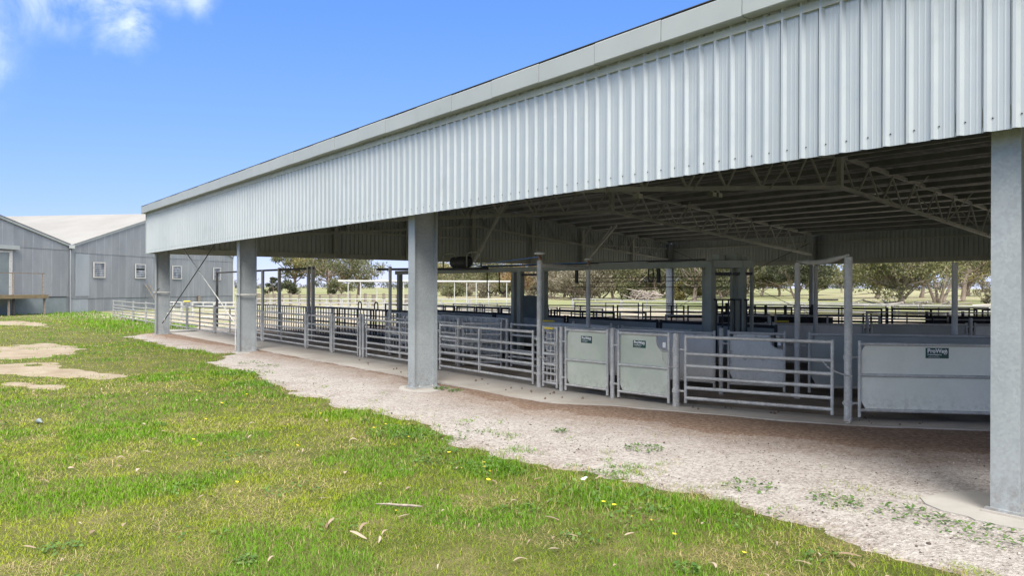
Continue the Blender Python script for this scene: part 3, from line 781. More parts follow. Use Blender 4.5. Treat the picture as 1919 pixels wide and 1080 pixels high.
# ------------------------------------------------------------------ stockyard panels, gates and posts
FR = (0.0, 0.168, 0.336, 0.525, 0.723, 1.0)
ORD = ('first', 'second', 'third', 'fourth', 'fifth', 'sixth', 'seventh', 'eighth')
def lerp2(a, b, t): return (a[0] + (b[0] - a[0]) * t, a[1] + (b[1] - a[1]) * t)
def rail_panel(name, label, cat, a, b, z0=0.13, z1=1.02, mat='galv', r=0.021, mids=(0.5,), fr=FR, group=None, base=SL, loc=None, n=10, top_round=False, stile_r=None):
    o = thing(name, (a[0], a[1], base), label, cat, group)
    sr = stile_r or r
    d = Vector((b[0] - a[0], b[1] - a[1], 0)).normalized()
    for i, f in enumerate(fr):
        z = z0 + 0.04 + (z1 - 0.03 - z0 - 0.04) * f
        pipe('rail', o, (a[0], a[1], z), (b[0], b[1], z), r, mat, n, r2=r * 1.12)
    for p, e in ((a, 0), (b, 0)):
        pipe('stile', o, (p[0], p[1], z0 - 0.03), (p[0], p[1], z1), sr, mat, n)
    for t in mids:
        p = lerp2(a, b, t); nn = Vector((-d.y, d.x, 0)) * -0.012
        bar('upright', o, (p[0] + nn.x, p[1] + nn.y, z0 + 0.02), (p[0] + nn.x, p[1] + nn.y, z1 - 0.03), r * 1.6, r * 1.8, mat)
    return o
def post(name, label, x, y, h, r=0.032, mat='galv', group=None, base=SL, lugs=True, cap=True, d=None):
    o = thing(name, (x, y, base), label, 'post', group)
    pipe('pole', o, (x, y, base - 0.02), (x, y, h - 0.012), r, mat, 14)
    if cap:
        m = MB(); m.tube([(x, y, h - 0.014), (x, y, h - 0.004), (x, y, h)], [r * 1.04, r * 0.96, r * 0.5], 14); m.build('cap', mat, o, smooth=True)
    if lugs:
        for z in (0.27, 0.86):
            pipe('collar', o, (x, y, z), (x, y, z + 0.05), r * 1.22, mat, 14)
            dd = Vector(d if d else (1, 0, 0)).normalized() * (r + 0.085)
            pipe('hinge_lug', o, (x, y, z + 0.025), (x + dd.x, y + dd.y, z + 0.025), 0.016, mat, 8)
    return o
def text_mesh(s, size, bold=0.0, spacing=1.0):
    cu = bpy.data.curves.new('t', 'FONT'); cu.body = s; cu.size = size; cu.offset = bold; cu.space_character = spacing; cu.align_x = 'LEFT'
    ob = bpy.data.objects.new('t', cu); COL.objects.link(ob)
    dg = bpy.context.evaluated_depsgraph_get(); dg.update()
    me = bpy.data.meshes.new_from_object(ob.evaluated_get(dg))
    bpy.data.objects.remove(ob); bpy.data.curves.remove(cu)
    me.materials.clear(); me.materials.append(MAT['sign_white'])
    return me
_TX = {}
def tx(s, size, bold, spacing=1.0):
    k = (s, size, bold)
    if k not in _TX: _TX[k] = text_mesh(s, size, bold, spacing)
    return _TX[k]
def sign(parent, c, d, nrm, w=0.22, h=0.105):
    """c centre, d unit direction to the right as seen from the front, nrm unit normal to the front"""
    d = Vector(d).normalized(); nrm = Vector(nrm).normalized(); c = Vector(c)
    up = Vector((0, 0, 1))
    m = MB(); p = c - d * w / 2 - up * h / 2
    m.prism([p, p + d * w, p + d * w + up * h, p + up * h], (0, 0, 0), nrm * 0.004)
    sg = m.build('sign_plate', 'sign', parent)
    R = Matrix((d, up, nrm)).transposed().to_4x4()
    def put(me, x, y, sx=1.0):
        q = c + d * x + up * y + nrm * 0.0055
        mm = R.copy(); mm.translation = q
        link(bpy.data.objects.new('lettering', me), sg, mm @ Matrix.Diagonal((sx, 1, 1, 1)))
    k = w / 0.22
    put(tx('ProWay', 0.058 * k, 0.0018 * k), -0.094 * k, 0.004 * k, 0.93)
    put(tx('Livestock Equipment', 0.0185 * k, 0.0006 * k), -0.093 * k, -0.021 * k, 0.86)
    put(tx('www.proway.com.au', 0.0125 * k, 0.0001 * k), -0.084 * k, -0.043 * k, 1.0)
    m = MB()
    cc = c + d * 0.062 * k + up * 0.013 * k + nrm * 0.0055
    for ra, rb, a0, a1 in ((0.030, 0.034, -60, 62), (0.016, 0.0185, -65, 50)):
        pts = []
        for i in range(11):
            a = math.radians(a0 + (a1 - a0) * i / 10); th = math.sin(math.pi * i / 10)
            pts.append((a, th))
        vs = [cc + d * (math.cos(a) * (ra - 0.004 * th) * k) + up * (math.sin(a) * (ra - 0.004 * th) * k) for a, th in pts] + [cc + d * (math.cos(a) * (rb) * k) + up * (math.sin(a) * rb * k) for a, th in pts]
        m.add(vs, [(i, i + 11, i + 12, i + 1) for i in range(10)])
    m.build('emblem', 'sign_white', sg)
    return sg
def solid_panel(name, label, cat, a, b, z0=0.16, z1=1.06, mat='sheet_pale', pm='galv', mid=0.46, r=0.021, signs=(), cut=0.05, notch=False, base=SL, group=None, mids=True, sheet_z0=None, bolts=False):
    o = thing(name, (a[0], a[1], base), label, cat, group)
    d = Vector((b[0] - a[0], b[1] - a[1], 0)); L = d.length; d.normalize()
    nrm = Vector((d.y, -d.x, 0))
    if nrm.dot(Vector((-a[0], -a[1], 0))) < 0: nrm = -nrm
    A = Vector((a[0], a[1], 0)); B = Vector((b[0], b[1], 0))
    for f in ((0.0, mid, 1.0) if mids else (0.0, 1.0)):
        z = z0 + 0.04 + (z1 - z0 - 0.08) * f
        pipe('rail', o, A + Vector((0, 0, z)), B + Vector((0, 0, z)), r, pm, 12)
    for p in (A, B):
        pipe('stile', o, p + Vector((0, 0, z0 - 0.05)), p + Vector((0, 0, z1)), r, pm, 12)
    # sheet with clipped corners, behind the rails
    s0, s1 = 0.02, L - 0.02; h0, h1 = z0 + 0.05, z1 - 0.05
    c = cut
    if notch:
        pts = [(s0 + c, h0), (s1 - c * .3, h0), (s1, h0 + c), (s1, h1 - 0.22), (s1 - 0.12, h1 - 0.22), (s1 - 0.17, h1 - 0.17), (s1 - 0.19, h1 - 0.10), (s1 - 0.19, h1), (s0 + c, h1), (s0, h1 - c * 1.4), (s0, h0 + c * 1.8)]
    else:
        pts = [(s0 + c, h0), (s1 - c * .4, h0), (s1, h0 + c * .4), (s1, h1 - c * .7), (s1 - c * .7, h1), (s0 + c, h1), (s0, h1 - c * 1.4), (s0, h0 + c * 1.8)]
    m = MB(); off = -nrm * 0.012
    m.prism([A + d * s + Vector((0, 0, h)) + off for s, h in pts], (0, 0, 0), -nrm * 0.003)
    sh = m.build('sheet', mat, o)
    if notch:
        P0 = A + d * (s1 - 0.19); z = h1
        pts = [P0 + Vector((0, 0, z)), P0 + Vector((0, 0, z - 0.11)), P0 + d * 0.03 + Vector((0, 0, z - 0.175)), P0 + d * 0.08 + Vector((0, 0, z - 0.215)), P0 + d * 0.19 + Vector((0, 0, z - 0.22))]
        m = MB(); m.tube(pts, 0.012, 8); m.build('latch_guard', pm, o, smooth=True)
        q = P0 + d * 0.135 + Vector((0, 0, z - 0.17))
        m = MB(); m.bar(q, q + Vector((0, 0, 0.075)), 0.05, 0.012, up=nrm); m.build('latch', 'sign_white', o)
    if bolts:
        rr = random.Random(int(abs(a[0]) * 100))
        m = MB()
        for s in np.linspace(0.1, L - 0.1, max(3, int(L / 0.22))):
            for h in (h1 - 0.03, h0 + 0.03): 
                q = A + d * float(s) + Vector((0, 0, h)) + nrm * -0.010
                m.tube([q, q + nrm * 0.0015], rr.uniform(0.02, 0.032), 10)
        for s, h in ((L * .3, .5), (L * .62, .5), (0.03, .62), (0.03, .42), (L - .03, .5)):
            q = A + d * s + Vector((0, 0, h0 + (h1 - h0) * h)) + nrm * -0.010
            m.tube([q, q + nrm * 0.0015], rr.uniform(0.025, 0.035), 10)
        m.build('patch_welds', 'galv_in', o, kind='stuff')
    for s, h, w in signs:
        sign(o, A + d * s + Vector((0, 0, h)) - nrm * 0.0115, d if d.dot(RT) > 0 else -d, nrm, w, w * 0.48)
    return o
def chain(label, pts, link_len=0.028):
    o = thing('chain', pts[0], label, 'chain')
    P = [Vector(p) for p in pts]; tot = [0]
    for i in range(1, len(P)): tot.append(tot[-1] + (P[i] - P[i - 1]).length)
    n = int(tot[-1] / (link_len * 0.78))
    for k in range(n):
        s = (k + 0.5) * tot[-1] / n
        i = max(j for j in range(len(P) - 1) if tot[j] <= s + 1e-9)
        t = (s - tot[i]) / (tot[i + 1] - tot[i]); p = P[i].lerp(P[i + 1], t); d = (P[i + 1] - P[i]).normalized()
        a = d.orthogonal().normalized()
        if k % 2: a = d.cross(a)
        ring = [p + d * (math.cos(q) * link_len * .5) + a * (math.sin(q) * link_len * .3) for q in [2 * math.pi * j / 8 for j in range(8)]]
        m = MB(); m.tube(ring + [ring[0]], 0.0042, 5, cap=False); m.build('link', 'galv_in', o, smooth=True)
    return o

Y1 = 8.34
# --- front row beyond the shed's far end (left of the far corner column)
G_EXT = None
post('steel_post', 'end post of the pipe fence beside the old wool shed, furthest left', -47.2, 8.45, 1.0, 0.045, base=0, mat='galv_out')
rail_panel('pipe_fence', 'galvanised rail panel at the far left end of the yard fence', 'fence panel', (-47.1, 8.44), (-41.5, 8.3), 0.1, 0.98, r=0.026, base=0, mat='galv_out', mids=(0.5,))
post('steel_post', 'second post from the far left end of the yard fence', -41.4, 8.3, 1.04, 0.045, base=0, mat='galv_out')
rail_panel('pipe_fence', 'short galvanised rail panel left of the far corner column', 'fence panel', (-41.3, 8.3), (-38.8, 8.3), 0.1, 0.98, r=0.026, base=0, mat='galv_out', mids=())
post('steel_post', 'post just left of the far corner column of the shed', -38.7, 8.3, 1.05, 0.045, base=0, mat='galv_out')
rail_panel('pipe_fence', 'galvanised rail panel passing behind the far corner column', 'fence panel', (-38.6, 8.3), (-31.8, 8.3), 0.1, 1.0, r=0.024, base=0, mat='galv_out', mids=(0.33, 0.66))
post('steel_post', 'post standing in a round concrete pad right of the far corner column', -31.7, 8.3, 1.08, 0.045, base=0, mat='galv_out')
rail_panel('pipe_fence', 'galvanised rail panel behind the crossed brace rods', 'fence panel', (-31.6, 8.3), (-28.3, 8.32), 0.1, 1.03, r=0.022, base=0, mat='galv_out', mids=(0.5,))
m = MB(); m.tube([(-31.5, 8.0, -0.02), (-31.5, 8.0, 0.05), (-31.5, 8.0, 0.062)], [0.62, 0.62, 0.56], 20); m.build('concrete_pad', 'pad', None, (-31.5, 8.0, 0), kind='structure', label='round concrete pad under a fence post right of the far column')
post('steel_post', 'short post where the yard fence meets the slab behind the brace rods', -28.2, 8.33, 1.1, 0.05)
rail_panel('pipe_fence', 'galvanised rail panel behind the third shed column', 'fence panel', (-28.1, 8.34), (-23.55, 8.36), 0.13, 1.04, r=0.021, mids=(0.35, 0.68))
# --- front row under the shed
post('steel_post', 'tall square galvanised post right of the third shed column', -23.41, 8.36, 2.29, 0.048)
rail_panel('pipe_fence', 'six-rail panel between the tall post and the first short gate', 'fence panel', (-23.3, 8.36), (-20.1, 8.35), mids=(0.47,))
post('steel_post', 'post at the left side of the two short gates', -19.99, 8.35, 1.08, 0.04)
rail_panel('yard_gate', 'left one of the two short rail gates in the front row', 'gate', (-19.86, 8.35), (-18.48, 8.37), mids=())
post('steel_post', 'post between the two short rail gates', -18.37, 8.37, 1.08, 0.04, d=(-1, 0, 0))
rail_panel('yard_gate', 'right one of the two short rail gates in the front row', 'gate', (-18.24, 8.37), (-16.9, 8.37), mids=())
post('steel_post', 'left post of the close pair of posts left of the second column', -16.75, 8.37, 1.12, 0.036, d=(-1, 0, 0))
post('steel_post', 'right post of the close pair of posts left of the second column', -16.58, 8.36, 1.12, 0.036)
rail_panel('yard_gate', 'long six-rail gate running behind the second shed column', 'gate', (-16.42, 8.36), (-13.42, 8.33), mids=(0.55,))
post('steel_post', 'short post just right of the second shed column', -13.23, 8.32, 1.06, 0.036)
rail_panel('yard_gate', 'six-rail gate between the second column and the tall capped post', 'gate', (-13.1, 8.32), (-10.12, 8.31), 0.13, 1.03, mids=(0.47,), r=0.022)
post('steel_post', 'tall pipe post with a round white cap beside the solid gates', -9.95, 8.31, 2.24, 0.045, d=(-1, 0, 0), cap=False)
o = rail_panel('yard_gate', 'narrow rail gate with mesh behind it and a yellow handle', 'gate', (-9.83, 8.30), (-9.47, 8.29), 0.13, 1.12, mids=())
for i in range(4):
    x = -9.80 + 0.1 * i
    bar('mesh_bar', o, (x + .02, 8.34, 0.16), (x + .02, 8.34, 1.05), 0.016, 0.01, 'galv_in')
for i in range(9):
    bar('mesh_bar', o, (-9.81, 8.35, 0.2 + .1 * i), (-9.49, 8.35, 0.2 + .1 * i), 0.01, 0.016, 'galv_in')
m = MB(); m.bar((-9.76, 8.275, 1.085), (-9.54, 8.27, 1.085), 0.03, 0.03); m.build('handle', 'yellow', o)
post('steel_post', 'post at the left side of the first solid gate', -9.35, 8.28, 1.13, 0.034)
chain('short chain hanging on the narrow mesh gate', [(-9.93, 8.26, 0.62), (-9.85, 8.24, 0.60), (-9.78, 8.25, 0.58), (-9.7, 8.26, 0.585)])
chain('chain hanging beside the post left of the first solid gate', [(-9.47, 8.24, 0.86), (-9.465, 8.24, 0.6), (-9.47, 8.24, 0.36)])
g1 = solid_panel('solid_gate', 'left solid steel gate with a green sign', 'gate', (-9.23, 8.27), (-8.37, 8.36), 0.15, 1.12, signs=((0.43, 0.94, 0.225),))
post('steel_post', 'post between the two solid steel gates', -8.27, 8.37, 1.15, 0.034, d=(1, 0.1, 0))
g2 = solid_panel('solid_gate', 'right solid steel gate with a green sign and cut-out latch corner', 'gate', (-8.15, 8.38), (-7.27, 8.50), 0.15, 1.12, signs=((0.37, 0.925, 0.225),), notch=True)
post('steel_post', 'thick short post between the solid gate and the long gate', -7.15, 8.52, 1.12, 0.048, d=(1, .35, 0))
chain('chain tying the right solid gate to the thick short post', [(-7.36, 8.45, 0.83), (-7.33, 8.44, 0.72), (-7.25, 8.44, 0.64), (-7.15, 8.46, 0.63), (-7.09, 8.49, 0.64)])
rail_panel('yard_gate', 'long six-rail gate left of the tall thick post in front of solid panels', 'gate', (-7.02, 8.57), (-5.22, 9.28), 0.16, 1.10, mids=(), r=0.022)
post('steel_post', 'tall thick pipe post between the long gate and the wide solid panel', -5.05, 9.36, 2.17, 0.05, d=(.75, .65, 0))
chain('chain hanging round the foot of the tall thick post', [(-5.09, 9.30, 0.30), (-5.04, 9.30, 0.27), (-5.0, 9.32, 0.24), (-4.99, 9.31, 0.1), (-4.96, 9.24, 0.085), (-4.93, 9.17, 0.08), (-4.95, 9.12, 0.078)])
chain('chain tying the long gate to the tall thick post', [(-5.32, 9.22, 0.82), (-5.25, 9.24, 0.74), (-5.16, 9.27, 0.69), (-5.05, 9.30, 0.655), (-4.98, 9.33, 0.65)])
solid_panel('yard_hurdle', 'wide solid steel panel with a green sign beside the nearest column', 'yard panel', (-4.92, 9.40), (-2.6, 11.6), 0.18, 1.10, 'sheet_pale_lit', mid=0.53, signs=((0.92, 0.955, 0.27),), cut=0.06)
post('steel_post', 'post behind the nearest shed column at the end of the solid panel', -2.5, 11.7, 1.12, 0.04)
# cap discs, pulleys, rope
def cap_disc(x, y, z, lab):
    o = thing('pulley_head', (x, y, z), lab, 'cap')
    m = MB(); m.tube([(x, y, z + 0.005), (x, y, z + 0.03), (x, y, z + 0.085)], [0.030, 0.022, 0.022], 10); m.build('neck', 'rust', o, smooth=True)
    m = MB(); m.tube([(x, y, z + 0.085), (x, y, z + 0.09), (x, y, z + 0.115), (x, y, z + 0.13)], [0.02, 0.088, 0.088, 0.05], 18); m.build('disc', 'cap_white', o)
    m = MB(); m.tube([(x + .03, y - 0.03, z + 0.02), (x + .05, y - .02, z + 0.03)], 0.035, 12); m.build('pulley', 'rust', o)
cap_disc(-9.95, 8.31, 2.24, 'round white cap and pulley on the front tall post')
post('steel_post', 'tall pipe post with a round white cap behind the front capped post', -10.95, 10.4, 2.22, 0.042, 'galv_in', lugs=False, cap=False)
cap_disc(-10.95, 10.4, 2.22, 'round white cap and pulley on the rear tall post')
pipe('cross_pipe', None, (-9.97, 8.36, 2.15), (-10.93, 10.36, 2.15), 0.038, 'galv_in', 12, label='thick pipe joining the two capped posts near their tops', cat='pipe')
pipe('rope', None, (-9.99, 8.33, 2.29), (-15.9, 11.0, 2.32), 0.009, 'rope', 6, label='blue rope running from the front capped post to the overhead reel', cat='rope')
pipe('rope', None, (-10.99, 10.42, 2.26), (-15.7, 11.05, 2.30), 0.009, 'rope', 6, label='blue rope running from the rear capped post to the overhead beam', cat='rope')

# --- second row on the right: solid panels behind the long gate
post('steel_post', 'short post behind the left half of the long gate', -7.5, 10.02, 1.13, 0.034, 'galv_in', d=(1, .4, 0))
solid_panel('yard_hurdle', 'blue-grey solid panel behind the thick short post', 'yard panel', (-9.75, 9.38), (-7.6, 9.98), 0.22, 1.08, 'sheet_blue', 'galv_in', mids=False, bolts=True, cut=0.08)
solid_panel('yard_hurdle', 'pale spangled solid panel seen through the long gate', 'yard panel', (-7.38, 10.05), (-6.66, 10.46), 0.22, 1.10, 'sheet_light', 'galv_in', mids=False, bolts=True, notch=True, cut=0.08)
post('steel_post', 'tall pipe post behind the right end of the long gate', -6.53, 10.6, 2.16, 0.042, 'galv_in', d=(.75, .65, 0))
o = thing('bent_pipe', (-5.05, 9.36, 2.16), 'sagging grey pipe slung between the two tall posts on the right', 'pipe')
m = MB(); pts = []
for i in range(13):
    t = i / 12; p = Vector((-5.05, 9.36, 2.19)).lerp(Vector((-6.53, 10.6, 2.18)), t); p.z -= 0.05 * math.sin(math.pi * t); pts.append(p)
m.tube(pts, [0.018, 0.02, 0.03] + [0.036] * 7 + [0.03, 0.02, 0.018], 10); m.build('pipe', 'galv_in', o, smooth=True)
solid_panel('yard_hurdle', 'dark slate solid panel behind the tall thick post', 'yard panel', (-6.40, 10.72), (-3.9, 12.95), 0.22, 1.10, 'sheet_dark', 'galv_in', mids=False, cut=0.09)
post('steel_post', 'tall pipe post rising behind the wide solid panel near the right edge', -5.05, 12.5, 2.17, 0.042, 'galv_in', lugs=False)
post('steel_post', 'tall pipe post seen between the two posts that carry the sagging pipe', -8.05, 13.7, 2.2, 0.042, 'galv_in', lugs=False)
# third row
G3 = 'weathered rail panels behind the solid panels on the right'
row3 = [(-10.4, 12.7), (-9.2, 13.9), (-7.9, 15.4), (-6.6, 17.1), (-5.2, 18.8), (-3.7, 20.6)]
for i, (a, b) in enumerate(zip(row3[:-1], row3[1:])):
    solid_panel('yard_hurdle', 'weathered grey panel in the third row on the right, %s from the left' % ORD[i], 'yard panel', lerp2(a, b, .04), lerp2(a, b, .96), 0.2, 1.06, 'sheet_blue' if i % 2 else 'sheet_dark', 'galv_in', group=G3, r=0.024)
    post('steel_post', 'short weathered post in the third row on the right, %s from the left' % ORD[i], b[0], b[1], 1.16, 0.036, 'galv_in', group='posts of the third row on the right', lugs=False)
for x, y, lab in ((-8.95, 13.75, 'yellow handle bar on the third-row gate under the drafting frame'), (-11.75, 9.9, 'yellow handle bar behind the left solid gate')):
    pipe('yellow_lever', None, (x, y, 1.09), (x + 0.22, y + 0.12, 1.09), 0.02, 'yellow', 8, label=lab, cat='handle')
# --- row behind the left front gates
post('steel_post', 'tall pipe post rising left of the second shed column', -16.9, 9.25, 2.28, 0.04, 'galv_in', lugs=False)
rail_panel('pipe_fence', 'rail panel just behind the long gate left of the second column', 'fence panel', (-17.2, 9.3), (-13.72, 9.12), mat='galv_in', mids=(.33, .66))
post('steel_post', 'short post seen through the gate right of the second column', -13.6, 9.1, 1.1, 0.036, 'galv_in')
rail_panel('pipe_fence', 'short rail panel seen through the gate right of the second column', 'fence panel', (-13.5, 9.16), (-12.9, 9.72), mat='galv_in', mids=())
post('steel_post', 'second short post seen through the gate right of the second column', -12.8, 9.8, 1.1, 0.034, 'galv_in')
rail_panel('pipe_fence', 'rail panel behind the gate left of the front capped post', 'fence panel', (-12.68, 9.82), (-10.2, 9.85), mat='galv_in', mids=(.5,))
rail_panel('pipe_fence', 'rail panel behind the narrow mesh gate', 'fence panel', (-10.05, 9.85), (-9.8, 9.4), mat='galv_in', mids=())
def bar_panel(label, a, b, z0=0.12, z1=1.06, mat='dark_pipe', step=0.13, group=None, r=0.018):
    o = thing('barred_hurdle', (a[0], a[1], SL), label, 'fence panel', group)
    for z in (z0 + .03, (z0 + z1) * .5, z1): pipe('rail', o, (a[0], a[1], z), (b[0], b[1], z), r * 1.2, mat, 8)
    L = math.hypot(b[0] - a[0], b[1] - a[1]); n = max(2, int(L / step))
    for i in range(n + 1):
        p = lerp2(a, b, i / n); pipe('bar', o, (p[0], p[1], z0), (p[0], p[1], z1), r * (1.5 if i in (0, n) else 0.9), mat, 6)
    return o
GB = 'dark barred panels in the race behind the front rail panels'
for i in range(5):
    x = -30.2 + i * 2.35
    bar_panel('dark barred race panel behind the front rail panels, %s from the left' % ORD[i], (x, 10.5 + .1 * i), (x + 2.2, 10.6 + .1 * i), group=GB, step=0.2)
GB2 = 'grey barred panels in the race left of the second column'
for i in range(4):
    x = -18.4 + i * 1.35
    bar_panel('grey barred race panel left of the second column, %s from the left' % ORD[i], (x, 10.0), (x + 1.28, 10.0), mat='galv_in', group=GB2, step=0.16, z1=1.08)
for i in range(5):
    x = -29.0 + i * 2.1
    rail_panel('pipe_fence', 'weathered rail panel in the second race on the left, %s from the left' % ORD[i], 'fence panel', (x, 12.3), (x + 2.0, 12.3), mat='galv_in', mids=(.5,), group='rail panels of the second race on the left')
for i, (x, y) in enumerate(((-24.4, 12.1), (-23.0, 12.0))):
    m = MB(); pts = [(x + 0.0, y, 1.02)] + [(x + 0.12 - 0.12 * math.cos(a), y, 1.12 + 0.12 * math.sin(a) + 0.02) for a in np.linspace(0, math.pi, 9)] + [(x + 0.24, y, 1.02)]
    m.tube(pts, 0.022, 8); m.build('grab_hoop', 'dark_pipe', None, (x, y, 1.0), smooth=True, label=('left' if i == 0 else 'right') + ' one of two black hoop handles above the left race', cat='handle')
# portal of posts and top bar behind the third column
o = thing('overhead_gantry', (-24.7, 9.7, SL), 'tall dark steel frame with a top bar behind the left rail panels', 'frame')
for px_, y_ in ((-25.6, 9.72), (-23.1, 9.72), (-22.75, 9.72)):
    bar('upright', o, (px_, y_, SL), (px_, y_, 2.42), 0.09, 0.09, 'galv_in')
pipe('top_bar', o, (-32.6, 9.72, 2.35), (-22.7, 9.72, 2.35), 0.035, 'dark_pipe', 8)
bar('upright', o, (-32.6, 9.72, SL), (-32.6, 9.72, 2.40), 0.08, 0.08, 'dark_pipe')
pipe('hose_pipe', None, (-17.6, 9.25, 2.22), (-15.0, 10.9, 2.22), 0.03, 'dark_pipe', 8, label='short dark pipe passing the top of the post left of the second column', cat='pipe')
# --- sheeted race under the overhead beam
GS = 'grey sheeted race panels under the overhead beam'
def slat_panel(label, a, b, group, z0=0.14, z1=1.03, n=7, mat='sheet_blue'):
    o = thing('slatted_hurdle', (a[0], a[1], SL), label, 'yard panel', group)
    for i in range(n):
        z = z0 + (z1 - z0) * (i + .5) / n
        bar('slat', o, (a[0], a[1], z), (b[0], b[1], z), 0.03, 0.085, mat)
    for p in (a, lerp2(a, b, .5), b): pipe('upright', o, (p[0], p[1] + .035, z0 - .05), (p[0], p[1] + .035, z1 + .03), 0.025, 'galv_in', 8)
for i, (x0, x1) in enumerate(((-19.0, -16.6), (-16.5, -14.35), (-12.9, -10.7))):
    slat_panel('grey slatted race side under the overhead beam, %s from the left' % ORD[i], (x0, 10.75), (x1, 10.75), 'grey slatted race sides under the beam')
for i, (x0, x1) in enumerate(((-19.0, -16.6), (-16.5, -14.35), (-12.9, -10.7), (-10.6, -8.9))):
    solid_panel('yard_hurdle', 'grey sheeted race panel under the overhead beam, %s from the left' % ORD[i], 'yard panel', (x0, 11.0), (x1, 11.0), 0.15, 1.02, 'sheet_blue', 'galv_in', cut=0.06, group=GS, mids=False)
for i, (x0, x1) in enumerate(((-20.0, -17.1), (-17.0, -14.1), (-14.0, -11.1), (-11.0, -8.2))):
    solid_panel('yard_hurdle', 'dark boarded race side behind the grey sheets, %s from the left' % ORD[i], 'yard panel', (x0, 12.6), (x1, 12.6), 0.15, 1.08, 'sheet_dark', 'dark_pipe', cut=0.03, group='dark boarded race sides', mids=False, r=0.03)
# overhead drafting frame
fr = thing('drafting_gantry', (-14.2, 11.1, SL), 'long overhead steel beam on legs with a boxed end over the sheep race', 'frame')
bar('beam', fr, (-19.9, 11.1, 2.19), (-8.55, 11.1, 2.19), 0.10, 0.11, 'frame_green')
bar('cable_tray', fr, (-15.6, 11.18, 2.28), (-8.75, 11.18, 2.28), 0.10, 0.03, 'dark_pipe')
bar('cable_tray', fr, (-11.3, 11.06, 2.262), (-10.0, 11.06, 2.262), 0.06, 0.02, 'white_pipe')
for x, w in ((-19.7, 0.13), (-14.22, 0.10), (-13.98, 0.13), (-13.12, 0.13)):
    bar('leg', fr, (x, 11.1, SL), (x, 11.1, 2.135), w, 0.12, 'frame_green')
bar('head_rail', fr, (-14.0, 11.1, 2.06), (-13.1, 11.1, 2.06), 0.05, 0.05, 'dark_pipe')
m = MB(); m.box((-13.88, 11.08, 1.06), (-13.22, 11.11, 1.58)); m.build('slide_door', 'door_green', fr)
for x, y, w in ((-8.5, 11.05, 0.13), (-8.12, 11.45, 0.10), (-8.62, 11.95, 0.08), (-9.0, 11.55, 0.09), (-8.25, 11.32, 0.045), (-8.02, 11.58, 0.05)):
    bar('leg', fr, (x, y, SL), (x, y, 2.24), w, w, 'frame_green')
for p, q_ in (((-8.5, 11.05), (-8.0, 11.57)), ((-8.62, 11.95), (-8.02, 11.57)), ((-9.0, 11.55), (-8.5, 11.05)), ((-9.0, 11.55), (-8.62, 11.95))):
    bar('top_frame', fr, (*p, 2.19), (*q_, 2.19), 0.09, 0.13, 'frame_green'); bar('top_frame', fr, (*p, 2.02), (*q_, 2.02), 0.04, 0.05, 'dark_pipe')
for x, y, s_ in ((-8.45, 11.2, .16), (-8.3, 11.45, .2), (-8.55, 11.5, .14), (-8.12, 11.55, .1)):
    m = MB(); m.box((x - s_ / 2, y - s_ / 2, 2.26), (x + s_ / 2, y + s_ / 2, 2.26 + s_ * .62)); m.build('actuator_box', 'frame_green', fr)
for i in range(6):
    t_ = i / 5; x, y = -8.44 + 0.36 * t_, 11.13 + 0.37 * t_
    pipe('grille_bar', fr, (x + .04, y - .04, 0.6), (x + .04, y - .04, 1.56), 0.014, 'dark_pipe', 6)
pipe('grille_rail', fr, (-8.44, 11.06, 1.56), (-8.02, 11.5, 1.56), 0.016, 'dark_pipe', 6)
for x in (-12.05, -9.75): bar('hanger', fr, (x, 11.1, 1.86), (x, 11.1, 2.14), 0.06, 0.05, 'dark_pipe')
o = thing('pipe_hook', (-15.1, 11.05, 2.13), 'dark bent pipe hooks hanging below the overhead beam', 'hook')
for x in (-15.25, -14.75):
    m = MB(); m.tube([(x, 11.05, 2.13), (x, 11.05, 1.72), (x + 0.04, 11.05, 1.66), (x + 0.14, 11.05, 1.63), (x + 0.22, 11.05, 1.64), (x + .26, 11.05, 1.68)], 0.014, 8); m.build('hook', 'dark_pipe', o, smooth=True)
rl = thing('hose_reel', (-16.5, 11.1, 2.25), 'black tank in a grey tube cradle on top of the overhead beam', 'reel')
m = MB(); m.tube([(-16.85, 11.1, 2.42), (-16.80, 11.1, 2.42), (-16.15, 11.1, 2.42), (-16.1, 11.1, 2.42)], [0.09, 0.15, 0.15, 0.09], 16); m.build('tank', 'black', rl, smooth=False)
for x in (-17.1, -16.0):
    m = MB(); pts = [(x, 10.95, 2.25), (x, 10.95, 2.58), (x + .05, 10.96, 2.64), (x + .45, 11.0, 2.66), (x + .5, 11.02, 2.60), (x + .5, 11.05, 2.25)]
    m.tube(pts, 0.02, 8); m.build('cradle', 'frame_green', rl, smooth=True)
m = MB(); m.box((-15.8, 11.0, 2.245), (-15.55, 11.15, 2.275)); m.build('tag', 'cap_white', rl)
for i, z in enumerate((1.98, 1.90, 1.78)):
    pipe('cable', None, (-13.05, 11.9, z), (-8.75, 11.9, z), 0.007, 'dark_pipe', 5, label='thin dark cable strung level under the overhead beam, %s of three' % ('top', 'middle', 'lowest')[i], cat='cable')
m = MB(); m.tube([(-9.95, 11.05, 2.13), (-9.97, 11.05, 1.95), (-9.93, 11.05, 1.88), (-9.86, 11.05, 1.88), (-9.83, 11.05, 1.96), (-9.85, 11.05, 2.13)], 0.012, 6)
m.build('cable_loop', 'black', None, (-9.9, 11.05, 2.1), smooth=True, label='black cable loop dangling from the overhead beam', cat='cable')
